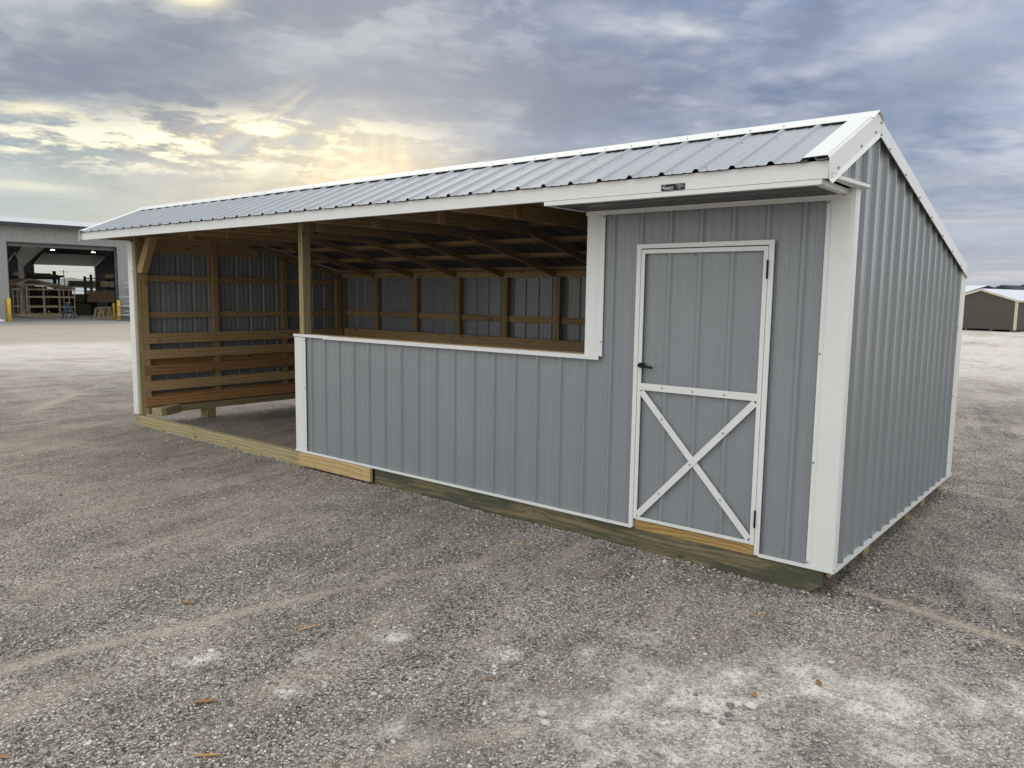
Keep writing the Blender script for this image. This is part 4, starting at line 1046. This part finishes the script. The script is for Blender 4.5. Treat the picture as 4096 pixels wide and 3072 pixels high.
by_apex(4008, 1141, 66., 72, 4.6, 9., .85, CHAR, CHAR, DROOF, 'charcoal shed with a dark roof behind the olive shed')
by_apex(4097, 1139, 69., 74, 4.6, 9., .85, CHAR, CHAR, DROOF, 'charcoal shed cut off by the right edge of the picture')

# ================================================================== HILLS
def hills():
    V = []; F = []; n = 260
    for i in range(n):
        a = math.radians(60+150*i/(n-1)); h = 9+7*(mn.fractal(Vector((math.degrees(a)*.35, 0, 1)), 1., 2., 5)+.4)
        h = max(h, 3)
        for r, k in ((760, 0), (840, .6), (900, 1.), (1000, .8), (1200, 0)):
            V.append((CAMP.x+r*math.cos(a), CAMP.y+r*math.sin(a), h*k-.3))
    for i in range(n-1):
        for j in range(4): F.append((i*5+j, i*5+5+j, i*5+6+j, i*5+1+j))
    me = bpy.data.meshes.new('hills'); me.from_pydata(V, [], F)
    m, nt, b = mat('hill_scrub'); nn = noise(nt, objc(nt), .05, 6, .7)
    setc(nt, b, mix(nt, nn.lin(.3, .7), (.10, .12, .12), (.17, .185, .17))); b.inputs['Roughness'].default_value = 1.
    o = link('hills', me, m); o['kind'] = 'structure'
hills()

# ================================================================== SMALL SCRAPS ON THE GRAVEL
STRAW = wood('splintered_pine', (.55, .37, .15), (.42, .25, .09), (.25, .13, .05), knots=0)
LEAF = simple('dry_leaf', (.27, .155, .08), .8, .2, .25)
def splinter(x, y, ang, L, w, label, m=None):
    b = B(); z = hgt(x, y)+.008; d = Vector((math.cos(ang), math.sin(ang), .03))*L; n = Vector((-math.sin(ang), math.cos(ang), 0))*w
    b.prism([(0, 0, 0), tuple(d*.9), tuple(d), tuple(d*.85+n), tuple(d*.1+n*.8)], (0, 0, .004)); o = b.build('wood_splinter', m or STRAW); o.location = (x, y, z)
    tag(o, label, 'wood splinter', 'wood scraps on the gravel')
splinter(-1.37, -3.44, .75, .095, .010, 'long pale yellow splinter at the bottom left of the yard')
splinter(-2.04, -2.49, 1.25, .12, .009, 'greyish wood splinter midway across the left foreground gravel')
splinter(-.93, -3.12, .2, .05, .009, 'small brown splinter near the bottom centre among dark stones', LEAF)
splinter(-.25, .0-.62, .9, .09, .006, 'thin straw-coloured splinter in front of the door threshold')
splinter(-2.15, -.55, .5, .10, .008, 'straw-coloured splinter in front of the half wall')
def leaf(x, y, ang, L, label):
    b = B(); z = hgt(x, y)+.006; ca, sa = math.cos(ang), math.sin(ang)
    ol = [(-.5, 0, .0), (-.30, .16, .12), (-.12, .10, .05), (.0, .26, .16), (.12, .12, .06), (.30, .18, .10), (.5, .0, .02), (.30, -.15, .10), (.1, -.1, .04), (.0, -.24, .14), (-.15, -.10, .05), (-.32, -.13, .12)]
    P = [Vector(((u*ca-v*sa)*L, (u*sa+v*ca)*L, w*L*.8)) for u, v, w in ol]
    c = Vector((0, 0, .03*L))
    for p, q in zip(P, P[1:]+P[:1]): b.face([c, p, q]); b.face([c-Vector((0, 0, .0015)), q-Vector((0, 0, .0015)), p-Vector((0, 0, .0015))])
    o = b.build('dry_leaf', LEAF); o.location = (x, y, z); tag(o, label, 'leaf', 'dry leaves on the gravel')
leaf(-2.86, -2.68, .4, .075, 'curled brown leaf on the left foreground gravel')
leaf(.325, -1.18, 2.1, .07, 'brown leaf in the white dusty patch at right')
leaf(.13, -1.49, 1.9, .05, 'narrow brown leaf beside the row of pale stones')
leaf(-.905, -2.2, .2, .05, 'orange-brown leaf fragment in the centre foreground')
leaf(-1.74, -3.2, .9, .085, 'crushed tan leaf in the lower left foreground')
leaf(-1.95, -4.0+.06, .5, .07, 'orange leaf at the bottom left corner of the picture')
leaf(1.03, -1.5, .5, .035, 'tiny reddish leaf at the far right of the foreground')
leaf(-3.9, -2.78, .3, .05, 'small brown leaf by the left picture edge')
STN = simple('pale_stone', (.50, .49, .46), .85, .2, .15); STD = simple('dark_stone', (.14, .14, .14), .85, .2, .2)
def stone(x, y, r, label, m=None):
    bm_ = bmesh.new(); bmesh.ops.create_icosphere(bm_, subdivisions=3, radius=1)
    for v in bm_.verts:
        k = 1+.28*mn.noise(v.co*1.3+Vector((x*9, y*9, 0)))+.08*mn.noise(v.co*4); v.co = Vector((v.co.x*1.2*k, v.co.y*.9*k, v.co.z*.65*k))*r
    for f in bm_.faces: f.smooth = True
    me = bpy.data.meshes.new('stone'); bm_.to_mesh(me); bm_.free(); o = link('stone', me, m or STN); o.location = (x, y, hgt(x, y)+r*.35)
    tag(o, label, 'stone', 'larger stones on the gravel')
stone(.02, -1.78, .021, 'white rounded stone, leftmost of the row below the leaf')
stone(.10, -1.62, .020, 'pale stone in the middle of the row below the leaf')
stone(.155, -1.60, .024, 'flat pale stone touching the narrow leaf')
stone(.115, -1.74, .017, 'dark grey stone just below the row of pale stones', STD)
stone(-.52, -2.28, .022, 'pale stone on the dark gravel left of the white dust')
stone(-.47, -2.33, .018, 'smaller pale stone next to the one on dark gravel')
stone(.30, -.92, .014, 'small white stone between the shed corner and the dust')
stone(-1.22, -2.65, .016, 'white stone in the centre left foreground')
